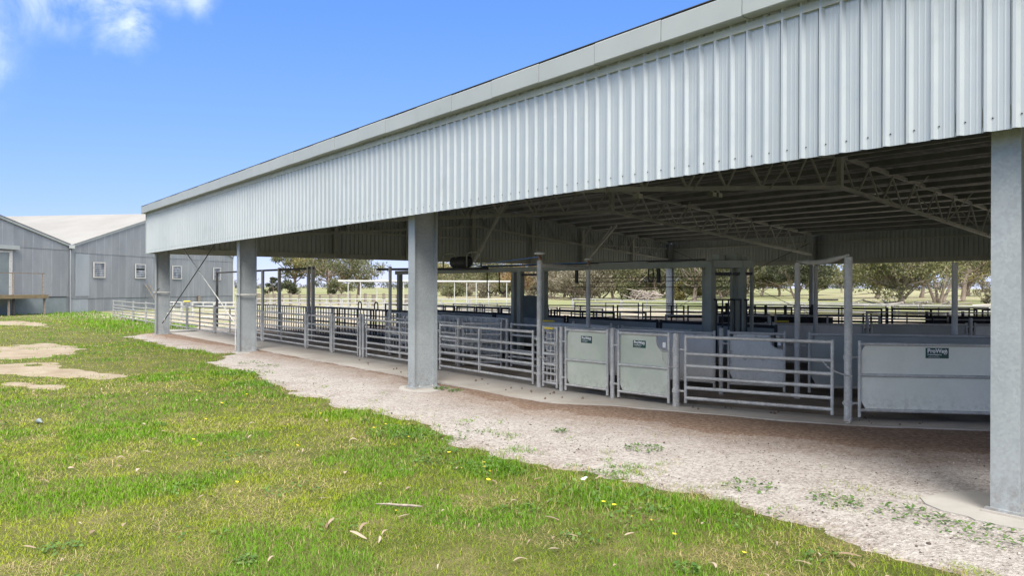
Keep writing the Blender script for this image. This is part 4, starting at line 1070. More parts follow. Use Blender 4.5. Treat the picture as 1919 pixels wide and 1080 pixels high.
# --- dark rail panels further back in the shed
def dark_row(pts, label, group, h=1.1, mat='dark_pipe', nr=5):
    for i, (a, b) in enumerate(zip(pts[:-1], pts[1:])):
        rail_panel('pipe_fence', label + ', %s from the left' % ORD[i], 'fence panel', lerp2(a, b, .03), lerp2(a, b, .97), 0.15, h, mat, 0.02, (0.5,), (0, .25, .5, .75, 1.0), group, n=6, stile_r=.03)
def line(a, b, n): return [lerp2(a, b, i / n) for i in range(n + 1)]
dark_row(line((-27.5, 14.8), (-14.5, 14.8), 5), 'dark rail panel in the row behind the sheeted race', 'dark rail panels behind the sheeted race')
dark_row(line((-22.6, 19.2), (-17.2, 25.2), 3), 'dark rail panel deep in the shed left of the drafting frame', 'dark rail panels deep in the shed, left')
dark_row(line((-17.0, 22.0), (-8.0, 29.0), 4), 'dark rail panel deep in the shed right of the drafting frame', 'dark rail panels deep in the shed, right')
dark_row(line((-14.5, 20.5), (-6.0, 27.2), 3), 'dark rail panel in the nearer deep row on the right', 'dark rail panels of the nearer deep row', 0.98)
dark_row(line((-28.5, 26), (-12.0, 33), 5), 'grey rail panel near the rear wall of the shed', 'grey rail panels near the rear wall', 1.05, 'galv_in')
dark_row(line((-28.0, 16.6), (-15.0, 16.6), 6), 'grey rail panel in the row between the dark rail rows', 'grey rail panels between the dark rail rows', 1.06, 'galv_in')
dark_row(line((-28.6, 18.8), (-19.0, 18.8), 4), 'grey rail panel deep behind the overhead beam', 'grey rail panels deep behind the beam', 1.04, 'galv_in')
dark_row(line((-13.2, 15.2), (-9.6, 19.5), 2), 'grey rail panel behind the boxed end of the gantry', 'grey rail panels behind the boxed gantry end', 1.08, 'galv_in')
dark_row(line((-12.0, 23.2), (-4.5, 29.5), 4), 'grey rail panel deep on the right side of the shed', 'grey rail panels deep on the right', 1.06, 'galv_in')
dark_row(line((-20.5, 24.0), (-9.5, 32.0), 5), 'dark rail panel in the last row before the rear wall', 'dark rail panels before the rear wall', 1.05, 'dark_pipe')
for x, y, lab in ((-12.6, 18.3, 'dark clutter of a drafting module right of the frame'),):
    o = thing('drafting_module', (x, y, SL), 'dark sheep drafting module with short posts behind the third row', 'module')
    rr = random.Random(5)
    for i in range(9):
        a = (x + rr.uniform(-1.3, 1.3), y + rr.uniform(-.6, 1.6)); bar('upright', o, (*a, SL), (*a, rr.uniform(.95, 1.35)), .06, .06, 'dark_pipe')
    bar('side', o, (x - 1.4, y - .4, .75), (x + 1.2, y + 1.2, .75), 0.05, 0.5, 'dark_pipe'); bar('side', o, (x - 1.4, y + .4, .7), (x + 1.2, y + 2.0, .7), 0.05, 0.5, 'dark_pipe')
    pipe('arm', o, (x - .5, y - .7, 1.05), (x + 1.2, y + .2, 0.9), 0.05, 'dark_pipe', 8)
o = thing('sheep_ramp', (-9.6, 26.5, SL), 'black sheeted loading ramp side deep in the shed on the right', 'ramp')
bar('side', o, (-11.0, 25.2, .70), (-8.6, 27.2, .78), 0.05, 0.34, 'dark_pipe'); bar('side', o, (-10.4, 26.4, .62), (-7.4, 28.8, .62), 0.05, 0.30, 'dark_pipe')
for t_ in (0, .33, .66, 1): bar('upright', o, (-11 + 2.4 * t_, 25.2 + 2 * t_, SL), (-11 + 2.4 * t_, 25.2 + 2 * t_, 1.05), .07, .07, 'dark_pipe')
# ------------------------------------------------------------------ old wool shed
W0 = Vector((-58.4, 8.2, 0)); WU = Vector((-0.655, 0.756, 0)).normalized(); WN = Vector((0.756, 0.655, 0)).normalized()
def wp(u, z, out=0.0): return W0 + WU * u + WN * out + Vector((0, 0, z))
wool = thing('wool_shed', wp(0, 0), 'old grey corrugated iron wool shed with twin gables and white roof', 'wool shed')
WR = Matrix((WU, -WN, Vector((0, 0, 1)))).transposed().to_4x4()      # local x along wall, -y out, z up
def rake(u):
    return 4.42 + 0.309 * min(u + 0.51, 19.0 - u) if u > -0.51 else 4.42 + 0.263 * min(-0.51 - u, u + 19.5)
_corr = {}
def corr_sheet(w, h0, h1, mat):
    k = (round(w, 3), round(h0, 3), round(h1, 3), mat)
    if k not in _corr:
        n = max(4, int(w / 0.076) * 4); xs = [w * i / n for i in range(n + 1)]
        m = MB()
        m.add([(x, 0.009 * math.sin(2 * math.pi * x / 0.076), 0) for x in xs] + [(x, 0.009 * math.sin(2 * math.pi * x / 0.076), h0 + (h1 - h0) * x / w) for x in xs],
              [(i, i + 1, n + 2 + i, n + 1 + i) for i in range(n)])
        me = m.mesh('iron_sheet', smooth=True); me.materials.append(MAT[mat]); _corr[k] = me
    return _corr[k]
def iron(u, z, w, h0, h1=None, mat='old_iron', out=0.0, parent=None):
    mw = Matrix.Translation(wp(u, z, out)) @ WR
    return link(bpy.data.objects.new('iron_sheet', corr_sheet(w, h0, h0 if h1 is None else h1, mat)), parent or gable, mw)
for (ua, ub, seam, low) in ((-19.5, -0.62, 4.22, 1.05), (-0.45, 18.95, 4.08, 0.93)):
    # backing frame of the gable wall, its iron sheets are sub-parts
    m = MB(); um = (ua + ub) / 2
    pts = [(ua + .05, 0.05), (ub - .05, 0.05), (ub - .05, rake(ub - .05) - .1), (um, rake(um) - .12), (ua + .05, rake(ua + .05) - .1)]
    m.prism([wp(u, z, -0.10) for u, z in pts][::-1], (0, 0, 0), -WN * 0.08)
    gable = m.build('gable_wall', 'timber', wool)
    w = 0.762; n = int(math.ceil((ub - ua) / w)); w = (ub - ua) / n
    rr = random.Random(3 + int(ua))
    for i in range(n):
        u = ua + i * w; dz = rr.uniform(-.02, .02)
        pale = (ua > -1 and i in (1, 2) and False)
        iron(u, low, w + 0.03, seam - low + dz, out=0.003 * (i % 2))
        iron(u, seam - 0.06, w + 0.03, max(0.05, rake(u) - seam + .04), max(0.05, rake(u + w) - seam + .04), out=0.022 + 0.003 * (i % 2))
        iron(u, 0.0, w + 0.03, low - 0.02, out=-0.03 + 0.003 * (i % 2), mat='old_iron_pale' if (ua > -1 and i in (0, 1)) else 'old_iron')
    if ua > -1:
        iron(-0.12, 1.10, 1.26, 2.86, mat='old_iron_pale', out=0.03)
    else:
        m = MB(); m.prism([wp(u, z, 0.01) for u, z in ((-7.5, 0.02), (-0.9, 0.02), (-0.9, 1.05), (-7.5, 1.05))], (0, 0, 0), WN * 0.02); m.build('flat_sheet', 'flat_iron', gable)
        m = MB(); m.bar(wp(-7.5, 1.07, 0.03), wp(-0.9, 1.07, 0.03), 0.06, 0.05); m.build('sill_batten', 'dark', gable)
    for s0, s1 in (((ua, um), (um, ub))):
        m = MB(); m.bar(wp(s0 - (0.12 if s0 == ua else 0), rake(s0) + 0.03 - (0.03 if s0 == ua else 0), 0.06), wp(s1, rake(s1) + 0.03, 0.06), 0.10, 0.17, up=(0, 0, 1)); m.build('barge_board', 'capping', gable)
        m = MB()
        e0, e1 = wp(s0, rake(s0) + 0.10, 0.14), wp(s1, rake(s1) + 0.10, 0.14)
        back = -WN * 26
        m.add([e0, e1, e1 + back, e0 + back, e0 + Vector((0, 0, .03)), e1 + Vector((0, 0, .03)), e1 + back + Vector((0, 0, .03)), e0 + back + Vector((0, 0, .03))],
              [(0, 1, 2, 3), (7, 6, 5, 4), (0, 4, 5, 1), (1, 5, 6, 2), (2, 6, 7, 3), (3, 7, 4, 0)])
        m.build('roof', 'white_roof', wool)
m = MB(); m.bar(wp(-0.53, 4.28, 0.1), wp(-0.53, 4.50, 0.1), 0.34, 0.3); m.build('valley_box', 'capping', wool)
bar('downpipe', wool, wp(-0.6, 0.0, 0.06), wp(-0.6, 4.2, 0.06), 0.09, 0.08, 'old_iron')
bar('corner_trim', wool, wp(18.98, 0, 0.02), wp(18.98, 4.35, 0.02), 0.14, 0.10, 'white_paint')
m = MB(); m.prism([wp(18.95, 0, -0.05), wp(18.95, 4.3, -0.05), wp(18.95, 4.3, -26), wp(18.95, 0, -26)], (0, 0, 0), -WU * 0.05); m.build('side_wall', 'old_iron', wool)
m = MB(); m.prism([wp(-19.45, 0, -0.05), wp(-19.45, 4.3, -0.05), wp(-19.45, 4.3, -26), wp(-19.45, 0, -26)], (0, 0, 0), WU * 0.05); m.build('side_wall', 'old_iron', wool)
m = MB(); m.prism([wp(-19.4, 0, -26), wp(18.9, 0, -26), wp(18.9, 4.3, -26), wp(-19.4, 4.3, -26)], (0, 0, 0), WN * 0.05); m.build('rear_wall', 'old_iron', wool)
m = MB(); m.box((0, 0, 0), (0.1, 0.1, 0.1))
for u0, u1 in ((1.48, 2.61), (5.72, 6.88), (10.1, 11.3), (15.75, 16.9)):
    z0, z1 = 2.36, 3.46
    m = MB()
    for a, b, c, d in ((u0, u1, z0, z0 + .08), (u0, u1, z1 - .08, z1), (u0, u0 + .08, z0 + .08, z1 - .08), (u1 - .08, u1, z0 + .08, z1 - .08)):
        m.prism([wp(a, c, 0.045), wp(b, c, 0.045), wp(b, d, 0.045), wp(a, d, 0.045)], (0, 0, 0), WN * 0.05)
    wdw = m.build('window', 'white_paint', wool)
    m = MB(); m.prism([wp(u0 + .07, z0 + .07, 0.04), wp(u1 - .07, z0 + .07, 0.04), wp(u1 - .07, z1 - .07, 0.04), wp(u0 + .07, z1 - .07, 0.04)], (0, 0, 0), WN * 0.008); m.build('pane', 'glass', wdw)
    for k in range(7):
        z = z0 + .13 + k * (z1 - z0 - .2) / 7
        if rr.random() < 0.12: continue
        m = MB(); a, b = wp(u0 + .09, z, 0.085), wp(u1 - .09, z, 0.085)
        m.add([a, b, b + Vector((0, 0, .10)) - WN * .03, a + Vector((0, 0, .10)) - WN * .03, a + Vector((0, 0, -.006)), b + Vector((0, 0, -.006)), b + Vector((0, 0, .094)) - WN * .03, a + Vector((0, 0, .094)) - WN * .03],
              [(0, 1, 2, 3), (7, 6, 5, 4), (0, 4, 5, 1), (2, 6, 7, 3)]); m.build('louvre', 'louvre', wdw)
# sliding door, hood and loading platform
m = MB(); m.prism([wp(-8.4, 1.25, 0.05), wp(-5.45, 1.25, 0.05), wp(-5.45, 3.8, 0.05), wp(-8.4, 3.8, 0.05)], (0, 0, 0), WN * 0.05); dr = m.build('sliding_door', 'flat_iron', wool)
for a, b, c, d in ((-5.47, -5.25, 1.22, 3.9), (-8.4, -5.47, 3.78, 3.9)):
    m = MB(); m.prism([wp(a, c, 0.10), wp(b, c, 0.10), wp(b, d, 0.10), wp(a, d, 0.10)], (0, 0, 0), WN * 0.03); m.build('door_frame', 'white_paint', dr)
m = MB(); m.bar(wp(-11, 4.10, 0.16), wp(-4.85, 4.10, 0.16), 0.22, 0.24); m.build('door_hood', 'capping', wool)
plat = thing('loading_platform', wp(-5, 0, 0.9), 'low timber loading platform with handrail in front of the wool shed door', 'platform')
m = MB(); m.bar(wp(-12, 1.14, 1.62), wp(-4.15, 1.14, 1.62), 0.08, 0.22); m.build('fascia_beam', 'timber_y', plat)
for k in range(10):
    bar('plank', plat, wp(-12, 1.22, 0.12 + k * 0.16), wp(-4.12, 1.22, 0.12 + k * 0.16), 0.15, 0.04, 'timber')
for u in (-11, -8.6, -6.9, -6.55, -4.3): bar('leg', plat, wp(u, 0, 1.5), wp(u, 1.05, 1.5), 0.12, 0.12, 'timber' if u != -6.55 else 'dark')
for u in (-8.6, -6.6, -4.4): bar('rail_post', plat, wp(u, 1.24, 1.5), wp(u, 2.5, 1.5), 0.09, 0.09, 'timber')
bar('handrail', plat, wp(-12, 2.53, 1.5), wp(-4.3, 2.53, 1.5), 0.06, 0.06, 'timber')
for i, u in enumerate((7.2, 7.65)):
    bar('leaning_plank', None, wp(u, 0.02, 1.2), wp(u - 0.45, 1.95, 0.12), 0.12, 0.05, 'timber', label=('left' if i == 0 else 'right') + ' one of two dark planks leaning on the wool shed wall', cat='plank')
bar('meter_box', None, wp(13.6, 0.5, 0.10), wp(13.6, 1.0, 0.10), 0.28, 0.18, 'timber', label='small brown box on the wool shed wall behind the brace rods', cat='box')

# ------------------------------------------------------------------ yards and fences outside
def pt(px, t): 
    v = AX * t + RT * ((px - 960) / 1425.3 * t); return (v.x, v.y)
def out_row(pts, label, group, z0, h, mat, r, fr=FR, mids=(0.5,), posts=True):
    for i, (a, b) in enumerate(zip(pts[:-1], pts[1:])):
        rail_panel('pipe_fence', label + (', %s from the left' % ORD[i] if len(pts) > 2 else ''), 'fence panel', lerp2(a, b, .02), lerp2(a, b, .98), z0, h, mat, r, mids, fr, group, base=0, n=6, stile_r=r * 1.5)
F4 = (0, .33, .66, 1.0); F5 = (0, .25, .5, .75, 1.0)
out_row([pt(312, 41), pt(341, 40.6)], 'pale rail panel behind the fence right of the far corner column', None, 0.1, 0.95, 'galv', 0.024, F5)
o = rail_panel('yard_gate', 'pale gate with a yellow top bar beyond the crossed brace rods', 'gate', pt(343, 40.5), pt(359, 40.5), 0.1, 0.95, 'white_pipe', 0.03, (), F4, base=0, n=6)
pipe('handle', o, (*pt(345, 40.45), 0.98), (*pt(357, 40.45), 0.98), 0.03, 'yellow', 6)
out_row([pt(361, 40.4), pt(402, 40.2), pt(446, 40)], 'pale rail panel beyond the brace rods', 'pale rail panels beyond the brace rods', 0.1, 0.95, 'galv', 0.024, F5)
out_row([pt(x, 40) for x in (500, 560, 620, 690, 760, 830, 900, 965)], 'sunlit pale rail panel beyond the far end of the shed', 'sunlit pale rail panels beyond the shed end', 0.1, 0.96, 'white_pipe', 0.026, F5, (.5,))
out_row([pt(x, 50) for x in (480, 560, 640, 720, 800, 880, 960)], 'sunlit pale rail panel in the second outside row', 'sunlit pale rail panels of the second outside row', 0.1, 1.0, 'white_pipe', 0.03, F4, (.33, .66))
out_row([(-44, 40), (-38, 39.4), (-33, 39), (-28, 38.6), (-23, 38.2), (-18, 38), (-13, 37.8), (-8, 37.6), (-3, 37.4)], 'white rail panel outside behind the rear wall', 'white rail panels behind the shed', 0.25, 0.92, 'white_pipe', 0.03, (0, .5, 1.0), (.5,))
out_row([(-34, 47), (-27, 46), (-20, 45), (-13, 44.5), (-6, 44)], 'white rail panel in the outer row behind the shed', 'white rail panels of the outer row', 0.25, 0.85, 'white_pipe', 0.03, (0, .5, 1.0), (.5,))
# timber post and rail fence
for i, (a, b) in enumerate([(485, 515), (515, 545), (545, 580), (580, 620), (620, 650), (655, 685), (685, 720), (720, 770)]):
    A_, B_ = pt(a, 72 + i * .5), pt(b, 72.5 + i * .5)
    o = thing('timber_fence', (*A_, 0), 'weathered timber rail fence length before the left gums, %s from the left' % ORD[i], 'fence', 'timber fence lengths before the left gums')
    bar('post', o, (*A_, 0), (*A_, 1.15), .22, .22, 'timber'); m_ = lerp2(A_, B_, .5); bar('post', o, (*m_, 0), (*m_, 1.05), .14, .14, 'timber')
    for z in (.3, .55, .8, 1.0): bar('rail', o, (*A_, z), (*B_, z + rng.uniform(-.06, .06)), .05, .12 if a < 650 else .07, 'timber')
for i, x in enumerate((655, 700, 745, 762)):
    A_ = pt(x, 66); bar('timber_post', None, (*A_, 0), (*A_, 1.15), .22, .22, 'timber', label='thick grey timber post beyond the rear yards, %s from the left' % ORD[i], cat='post', group='thick timber posts beyond the rear yards')
# long level pipe on thin posts
o = thing('pipe_rail', (*pt(634, 44), 0), 'long level grey pipe carried on thin posts beyond the yards', 'pipe')
pipe('pipe', o, (*pt(634, 44), 2.11), (*pt(918, 44), 2.10), 0.06, 'truss', 10); pipe('pipe', o, (*pt(918, 44), 2.10), (*pt(957, 44), 2.10), 0.063, 'white_pipe', 10)
for x in (653, 676, 707, 731, 757, 800, 852, 875, 893, 916, 950): pipe('prop', o, (*pt(x, 44), 0), (*pt(x, 44), 2.08), 0.03, 'truss', 6)
# feed/hurdle details on the left outside the shed end
for i, x in enumerate((503, 512, 560)):
    A_ = pt(x, 55); o = thing('star_post', (*A_, 0), 'thin weathered post leaning outside the far end of the shed, %s from the left' % ORD[i], 'post', 'thin posts outside the far end'); bar('pole', o, (*A_, 0), (A_[0] + .1, A_[1], 1.5), .06, .06, 'timber')

# ------------------------------------------------------------------ trees
def leaf_cloud(cent, rad, n, size, col0, col1, r):
    """n leaf quads in blobs around cent (k,3) with radii rad (k,) -> verts, colors"""
    k = len(cent); pick = r.integers(0, k, n)
    d = r.normal(size=(n, 3)); d /= np.linalg.norm(d, axis=1)[:, None]
    rr = r.random(n) ** 0.45
    p = cent[pick] + d * (rr * rad[pick])[:, None] * np.array([1, 1, 0.62])
    a = r.normal(size=(n, 3)); a[:, 2] -= 0.4; a /= np.linalg.norm(a, axis=1)[:, None]
    b = np.cross(a, r.normal(size=(n, 3))); b /= np.linalg.norm(b, axis=1)[:, None]
    L = size * r.uniform(0.7, 1.5, n)[:, None]; W = L * 0.42
    V = np.stack([p - a * L * .5, p + b * W * .5, p + a * L * .5, p - b * W * .5], 1)
    t = np.clip(r.normal(0.5, 0.25, n) + (r.random(k)[pick] - .5) * 0.5, 0, 1)[:, None]
    C = np.array(col0) * (1 - t) + np.array(col1) * t
    return V.reshape(-1, 3), np.repeat(C, 4, 0)
OLIVE = ((0.055, 0.066, 0.030), (0.175, 0.175, 0.085))
YELLOW = ((0.085, 0.09, 0.030), (0.27, 0.235, 0.09))
DARK = ((0.030, 0.040, 0.022), (0.085, 0.095, 0.05))
GREY = ((0.10, 0.095, 0.06), (0.23, 0.205, 0.145))
RUSSET = ((0.11, 0.075, 0.03), (0.27, 0.18, 0.075))
def tree(px, t, H, R, label, cat='tree', name='gum_tree', pal=OLIVE, seed=1, group=None, stems=1, clumps=22, leaves=4200, low=0.35, lean=0.0, leaf=0.30, trunk_r=None, bare=0, flat=0.75):
    r = np.random.default_rng(seed); rp = random.Random(seed)
    x, y = pt(px, t); z = float(gz(x, y)) - 0.05
    base = Vector((x, y, z))
    o = thing(name, base, label, cat, group)
    cz = H * (low + (1 - low) * 0.5); rz = H * (1 - low) * 0.5
    C = []
    for i in range(clumps):
        for _ in range(60):
            d = r.normal(size=3); d /= np.linalg.norm(d)
            s = (0.45 + 0.55 * r.random())
            c = np.array([d[0] * R * s, d[1] * R * s, cz + d[2] * rz * s])
            if all(np.linalg.norm((c - q) * np.array([1, 1, 1.3])) > R * 0.24 for q in C): break
        C.append(c)
    C = np.array(C) + np.array([x, y, z]) + np.array([RT.x, RT.y, 0]) * lean * H
    rad = R * r.uniform(0.22, 0.44, clumps)
    m = MB(); tr = trunk_r or H * 0.035
    forks = []
    for s in range(stems):
        a = 2 * math.pi * s / max(1, stems) + seed
        sp = 0.0 if stems == 1 else H * 0.05
        b0 = base + Vector((math.cos(a) * sp, math.sin(a) * sp, -0.1))
        top = base + RT * (lean * H * 0.6) + Vector((math.cos(a) * sp * 4 + rp.uniform(-.3, .3), math.sin(a) * sp * 4 + rp.uniform(-.3, .3), H * (low + 0.10)))
        mid = b0.lerp(top, 0.5) + Vector((rp.uniform(-.25, .25), rp.uniform(-.25, .25), 0)) * H * .06
        k = 1.0 if stems == 1 else 0.65
        m.tube([b0, b0 + Vector((0, 0, .25 * H * .2)), mid, top], [tr * 1.5 * k, tr * 1.05 * k, tr * .85 * k, tr * .6 * k], 8)
        forks += [(top, tr * .55 * k), (mid.lerp(top, .5), tr * .5 * k)]
    for c in C:
        f, fr_ = min(forks, key=lambda q: (q[0] - Vector(c)).length + rp.uniform(0, H * .25))
        c = Vector(c)
        e1 = f.lerp(c, 0.4) + Vector((rp.uniform(-1, 1), rp.uniform(-1, 1), rp.uniform(-.6, .6))) * R * .14
        e2 = f.lerp(c, 0.75) + Vector((rp.uniform(-1, 1), rp.uniform(-1, 1), rp.uniform(-.2, .8))) * R * .10
        m.tube([f, e1, e2, c], [fr_, fr_ * .65, fr_ * .4, fr_ * .15], 5, cap=False)
        for _ in range(2):
            q = c + Vector((rp.uniform(-1, 1), rp.uniform(-1, 1), rp.uniform(-.4, .8))) * R * .3
            m.tube([e2, e2.lerp(q, .5) + Vector((0, 0, .05 * R)), q], [fr_ * .35, fr_ * .22, fr_ * .08], 4, cap=False)
    for _ in range(bare):
        a = rp.uniform(0, 2 * math.pi); L = R * rp.uniform(.6, 1.15)
        s = base + Vector((math.cos(a) * .2, math.sin(a) * .2, rp.uniform(0.0, H * .35)))
        e = s + Vector((math.cos(a) * L, math.sin(a) * L, rp.uniform(-.05, .55) * H))
        if e.z < z: e.z = z + .1
        mm = s.lerp(e, .5) + Vector((rp.uniform(-1, 1), rp.uniform(-1, 1), rp.uniform(-.3, 1))) * R * .12
        m.tube([s, mm, e], [tr * .28, tr * .2, tr * .06], 4, cap=False)
    m.build('trunk', 'bark', o, smooth=True)
    V, Cc = leaf_cloud(C, rad, leaves, leaf, pal[0], pal[1], r)
    me = np_mesh('crown', V - np.array(base), np.arange(len(V)), np.full(leaves, 4), 'foliage', Cc)
    link(bpy.data.objects.new('crown', me), o, Matrix.Translation(base))
    return o
# left group beyond the end wall
tree(553, 168, 10.5, 4.6, 'leafy gum tree left of the pale-trunked gum beyond the yards', pal=OLIVE, seed=2, low=.25, clumps=20, leaf=.42, lean=-.05)
tree(512, 160, 3.6, 2.3, 'low dark bush left of the gum trees beyond the yards', name='bush', cat='bush', pal=DARK, seed=3, low=.12, clumps=12, leaves=2400, leaf=.34)
tree(545, 150, 3.2, 2.6, 'low dark bush below the left gum trees', name='bush', cat='bush', pal=DARK, seed=33, low=.10, clumps=12, leaves=2400, leaf=.34)
tree(586, 165, 11.5, 5.2, 'gum tree with a pale leaning trunk left of the forked gum', pal=YELLOW, seed=4, low=.3, clumps=22, leaf=.42, lean=.04)
tree(622, 158, 10.5, 6.6, 'wide gum tree with a forked pale trunk above the timber fence', pal=OLIVE, seed=5, low=.26, clumps=26, leaves=5200, stems=2, leaf=.42, lean=.12, trunk_r=.5)
tree(672, 166, 8.6, 5.6, 'open-crowned gum tree left of the second shed column', pal=OLIVE, seed=6, low=.3, clumps=18, leaves=3200, leaf=.42)
tree(640, 150, 3.4, 3.2, 'olive bush at the foot of the forked gum', name='bush', cat='bush', pal=OLIVE, seed=34, low=.1, clumps=12, leaves=2200, leaf=.36)
# middle scrub
specs = [(835, 150, 7.5, 5.0, YELLOW, 'yellowish gum tree just right of the second shed column'), (880, 142, 7.2, 5.2, OLIVE, 'olive gum tree behind the level pipe'), (930, 146, 7.6, 5.4, YELLOW, 'yellow-green gum tree left of the slide door'),
         (990, 130, 6.2, 4.2, RUSSET, 'russet-leaved tree seen above the slide door'), (1035, 122, 6.0, 4.2, GREY, 'greyish scrub tree right of the slide door'), (1078, 112, 5.6, 4.2, GREY, 'twiggy grey scrub tree right of the rear capped post'),
         (1105, 108, 5.0, 3.2, GREY, 'twiggy grey tree directly behind the rear capped post'), (1150, 112, 6.4, 4.2, OLIVE, 'spreading multi-stemmed gum left of the branch heap'), (1188, 118, 7.2, 4.4, OLIVE, 'tall olive gum behind the branch heap'),
         (1235, 122, 7.4, 4.6, DARK, 'dark gum tree left of the far rear column'), (1302, 97, 8.2, 5.0, OLIVE, 'gum with a stout pale trunk left of the boxed frame end'), (1352, 112, 6.0, 3.4, DARK, 'dark gum seen through the boxed frame end'),
         (1375, 122, 5.0, 3.6, GREY, 'greyish gum behind the grille of the boxed frame end'), (1428, 125, 6.4, 4.6, OLIVE, 'bushy gum just right of the boxed frame end'), (1462, 118, 6.2, 4.0, OLIVE, 'gum tree left of the post that carries the sagging pipe'),
         (1492, 104, 7.2, 3.6, DARK, 'dark gum behind the post that carries the sagging pipe'), (1285, 104, 2.6, 2.2, YELLOW, 'round yellowish bush beside the stout-trunked gum')]
for i, (px, t, H, R, pal, lab) in enumerate(specs):
    b = H < 3
    tree(px, t, H, R * (1 if b else 1.15), lab, name='bush' if b else 'gum_tree', cat='bush' if b else 'tree', pal=pal, seed=40 + i, low=.12 if pal is GREY else (.1 if b else .20), clumps=12 if b else 22, leaves=3600 if pal is GREY else 6200, stems=3 if pal is GREY else (2 if i % 3 == 0 else 1), leaf=.32, bare=22 if pal is GREY else (6 if not b else 0), lean=((i * 37) % 7 - 3) * .02)
for i, (px, t, H, R, pal, lab) in enumerate([(858, 160, 6.2, 4.6, GREY, 'grey-olive tree between the yellowish and olive gums behind the level pipe'), (905, 165, 6.8, 4.8, OLIVE, 'dull gum further back behind the level pipe'), (960, 150, 6.4, 4.6, GREY, 'greyish tree just left of the slide door'),
        (1012, 140, 6.4, 4.4, OLIVE, 'olive tree further back right of the slide door'), (1058, 132, 6.6, 4.4, OLIVE, 'olive tree between the two capped posts'), (1128, 128, 6.8, 4.4, OLIVE, 'olive gum further back right of the rear capped post'), (1212, 135, 6.6, 4.6, GREY, 'greyish gum further back above the branch heap'),
        (1265, 130, 6.4, 4.4, OLIVE, 'olive gum just right of the far rear column'), (1330, 130, 6.2, 4.0, OLIVE, 'olive gum left of the boxed gantry end'), (1405, 138, 6.4, 4.2, GREY, 'greyish gum further back right of the boxed gantry end')]):
    tree(px, t, H, R, lab, pal=pal, seed=140 + i, low=.14, clumps=22, leaves=5200, leaf=.36, bare=6, stems=2 if i % 2 else 1)
# right group
tree(1578, 150, 5.4, 3.8, 'small distant gum left of the tall thick post on the hillside', pal=OLIVE, seed=71, low=.2, clumps=14, leaves=2600, leaf=.36)
tree(1598, 165, 6.0, 3.0, 'small distant gum right of the tall thick post on the hillside', pal=OLIVE, seed=78, low=.25, clumps=12, leaves=2200, leaf=.36)
tree(1690, 78, 8.6, 5.6, 'broad gum tree with a stout reddish trunk and low spreading crown', pal=((0.075, 0.085, 0.036), (0.25, 0.245, 0.115)), seed=72, low=.12, clumps=44, leaves=17000, leaf=.26, trunk_r=.30, bare=8, lean=-.02)
tree(1760, 82, 9.4, 5.4, 'leaning many-stemmed gum left of the rear pipe post', pal=OLIVE, seed=73, low=.34, clumps=24, leaves=5200, leaf=.26, stems=4, trunk_r=.26, bare=10, lean=.05)
tree(1805, 88, 8.6, 4.8, 'open gum tree right of the rear pipe post', pal=OLIVE, seed=74, low=.4, clumps=18, leaves=3600, leaf=.26, trunk_r=.28, bare=4, lean=.10)
tree(1842, 150, 5.6, 3.4, 'small distant gum at the right edge behind the nearest column', pal=GREY, seed=75, low=.3, clumps=12, leaves=2000, leaf=.34)
tree(1850, 76, 2.2, 1.7, 'low twiggy shrub on the hillside at the right edge', name='bush', cat='bush', pal=GREY, seed=76, low=.05, clumps=9, leaves=900, leaf=.2, bare=10)
tree(1935, 84, 8.0, 5.0, 'gum tree hidden behind the nearest shed column', pal=OLIVE, seed=77, low=.25, clumps=22, leaves=4200, leaf=.28)
for i, (px, t, H, R, lab) in enumerate([(1645, 104, 8.2, 5.0, 'gum tree standing behind the left side of the broad gum'), (1728, 108, 8.8, 5.2, 'gum tree standing behind the right side of the broad gum'), (1815, 118, 8.0, 5.0, 'gum tree further back right of the rear pipe post'), (1530, 128, 6.0, 4.2, 'gum tree left of the tall thick post further back')]):
    tree(px, t, H, R, lab, pal=OLIVE if i % 2 else YELLOW, seed=170 + i, low=.16, clumps=24, leaves=6200, leaf=.34, bare=4)
for i in range(8):
    px = (842, 898, 946, 1024, 1092, 1166, 1258, 1338)[i]
    tree(px, 118 + (i * 7) % 16, 2.6 + .3 * (i % 3), 3.0, 'low grey-green scrub bush at the foot of the far gums, %s from the left' % ORD[i], name='bush', cat='bush', pal=GREY if i % 2 else OLIVE, seed=190 + i, low=.04, clumps=12, leaves=2600, leaf=.28, bare=8, group='low scrub bushes under the far gums')
# far woodland along the horizon
r = np.random.default_rng(99)
n = 260; a = r.uniform(-0.75, 0.75, n); dist = r.uniform(520, 1000, n)
cx = dist * np.cos(a); cs = dist * np.sin(a)
X = cx * AX.x + cs * RT.x; Y = cx * AX.y + cs * RT.y
cent = np.stack([X, Y, gz(X, Y) + r.uniform(1.5, 4.5, n)], 1); rad = r.uniform(4, 9, n)
V, Cc = leaf_cloud(cent, rad, 26000, 1.5, (0.045, 0.055, 0.04), (0.11, 0.12, 0.075), r)
me = np_mesh('distant_woodland', V, np.arange(len(V)), np.full(26000, 4), 'foliage', Cc)
link(bpy.data.objects.new('distant_woodland', me), None, None, 'dull green belt of distant trees along the horizon', 'woodland', kind='stuff')
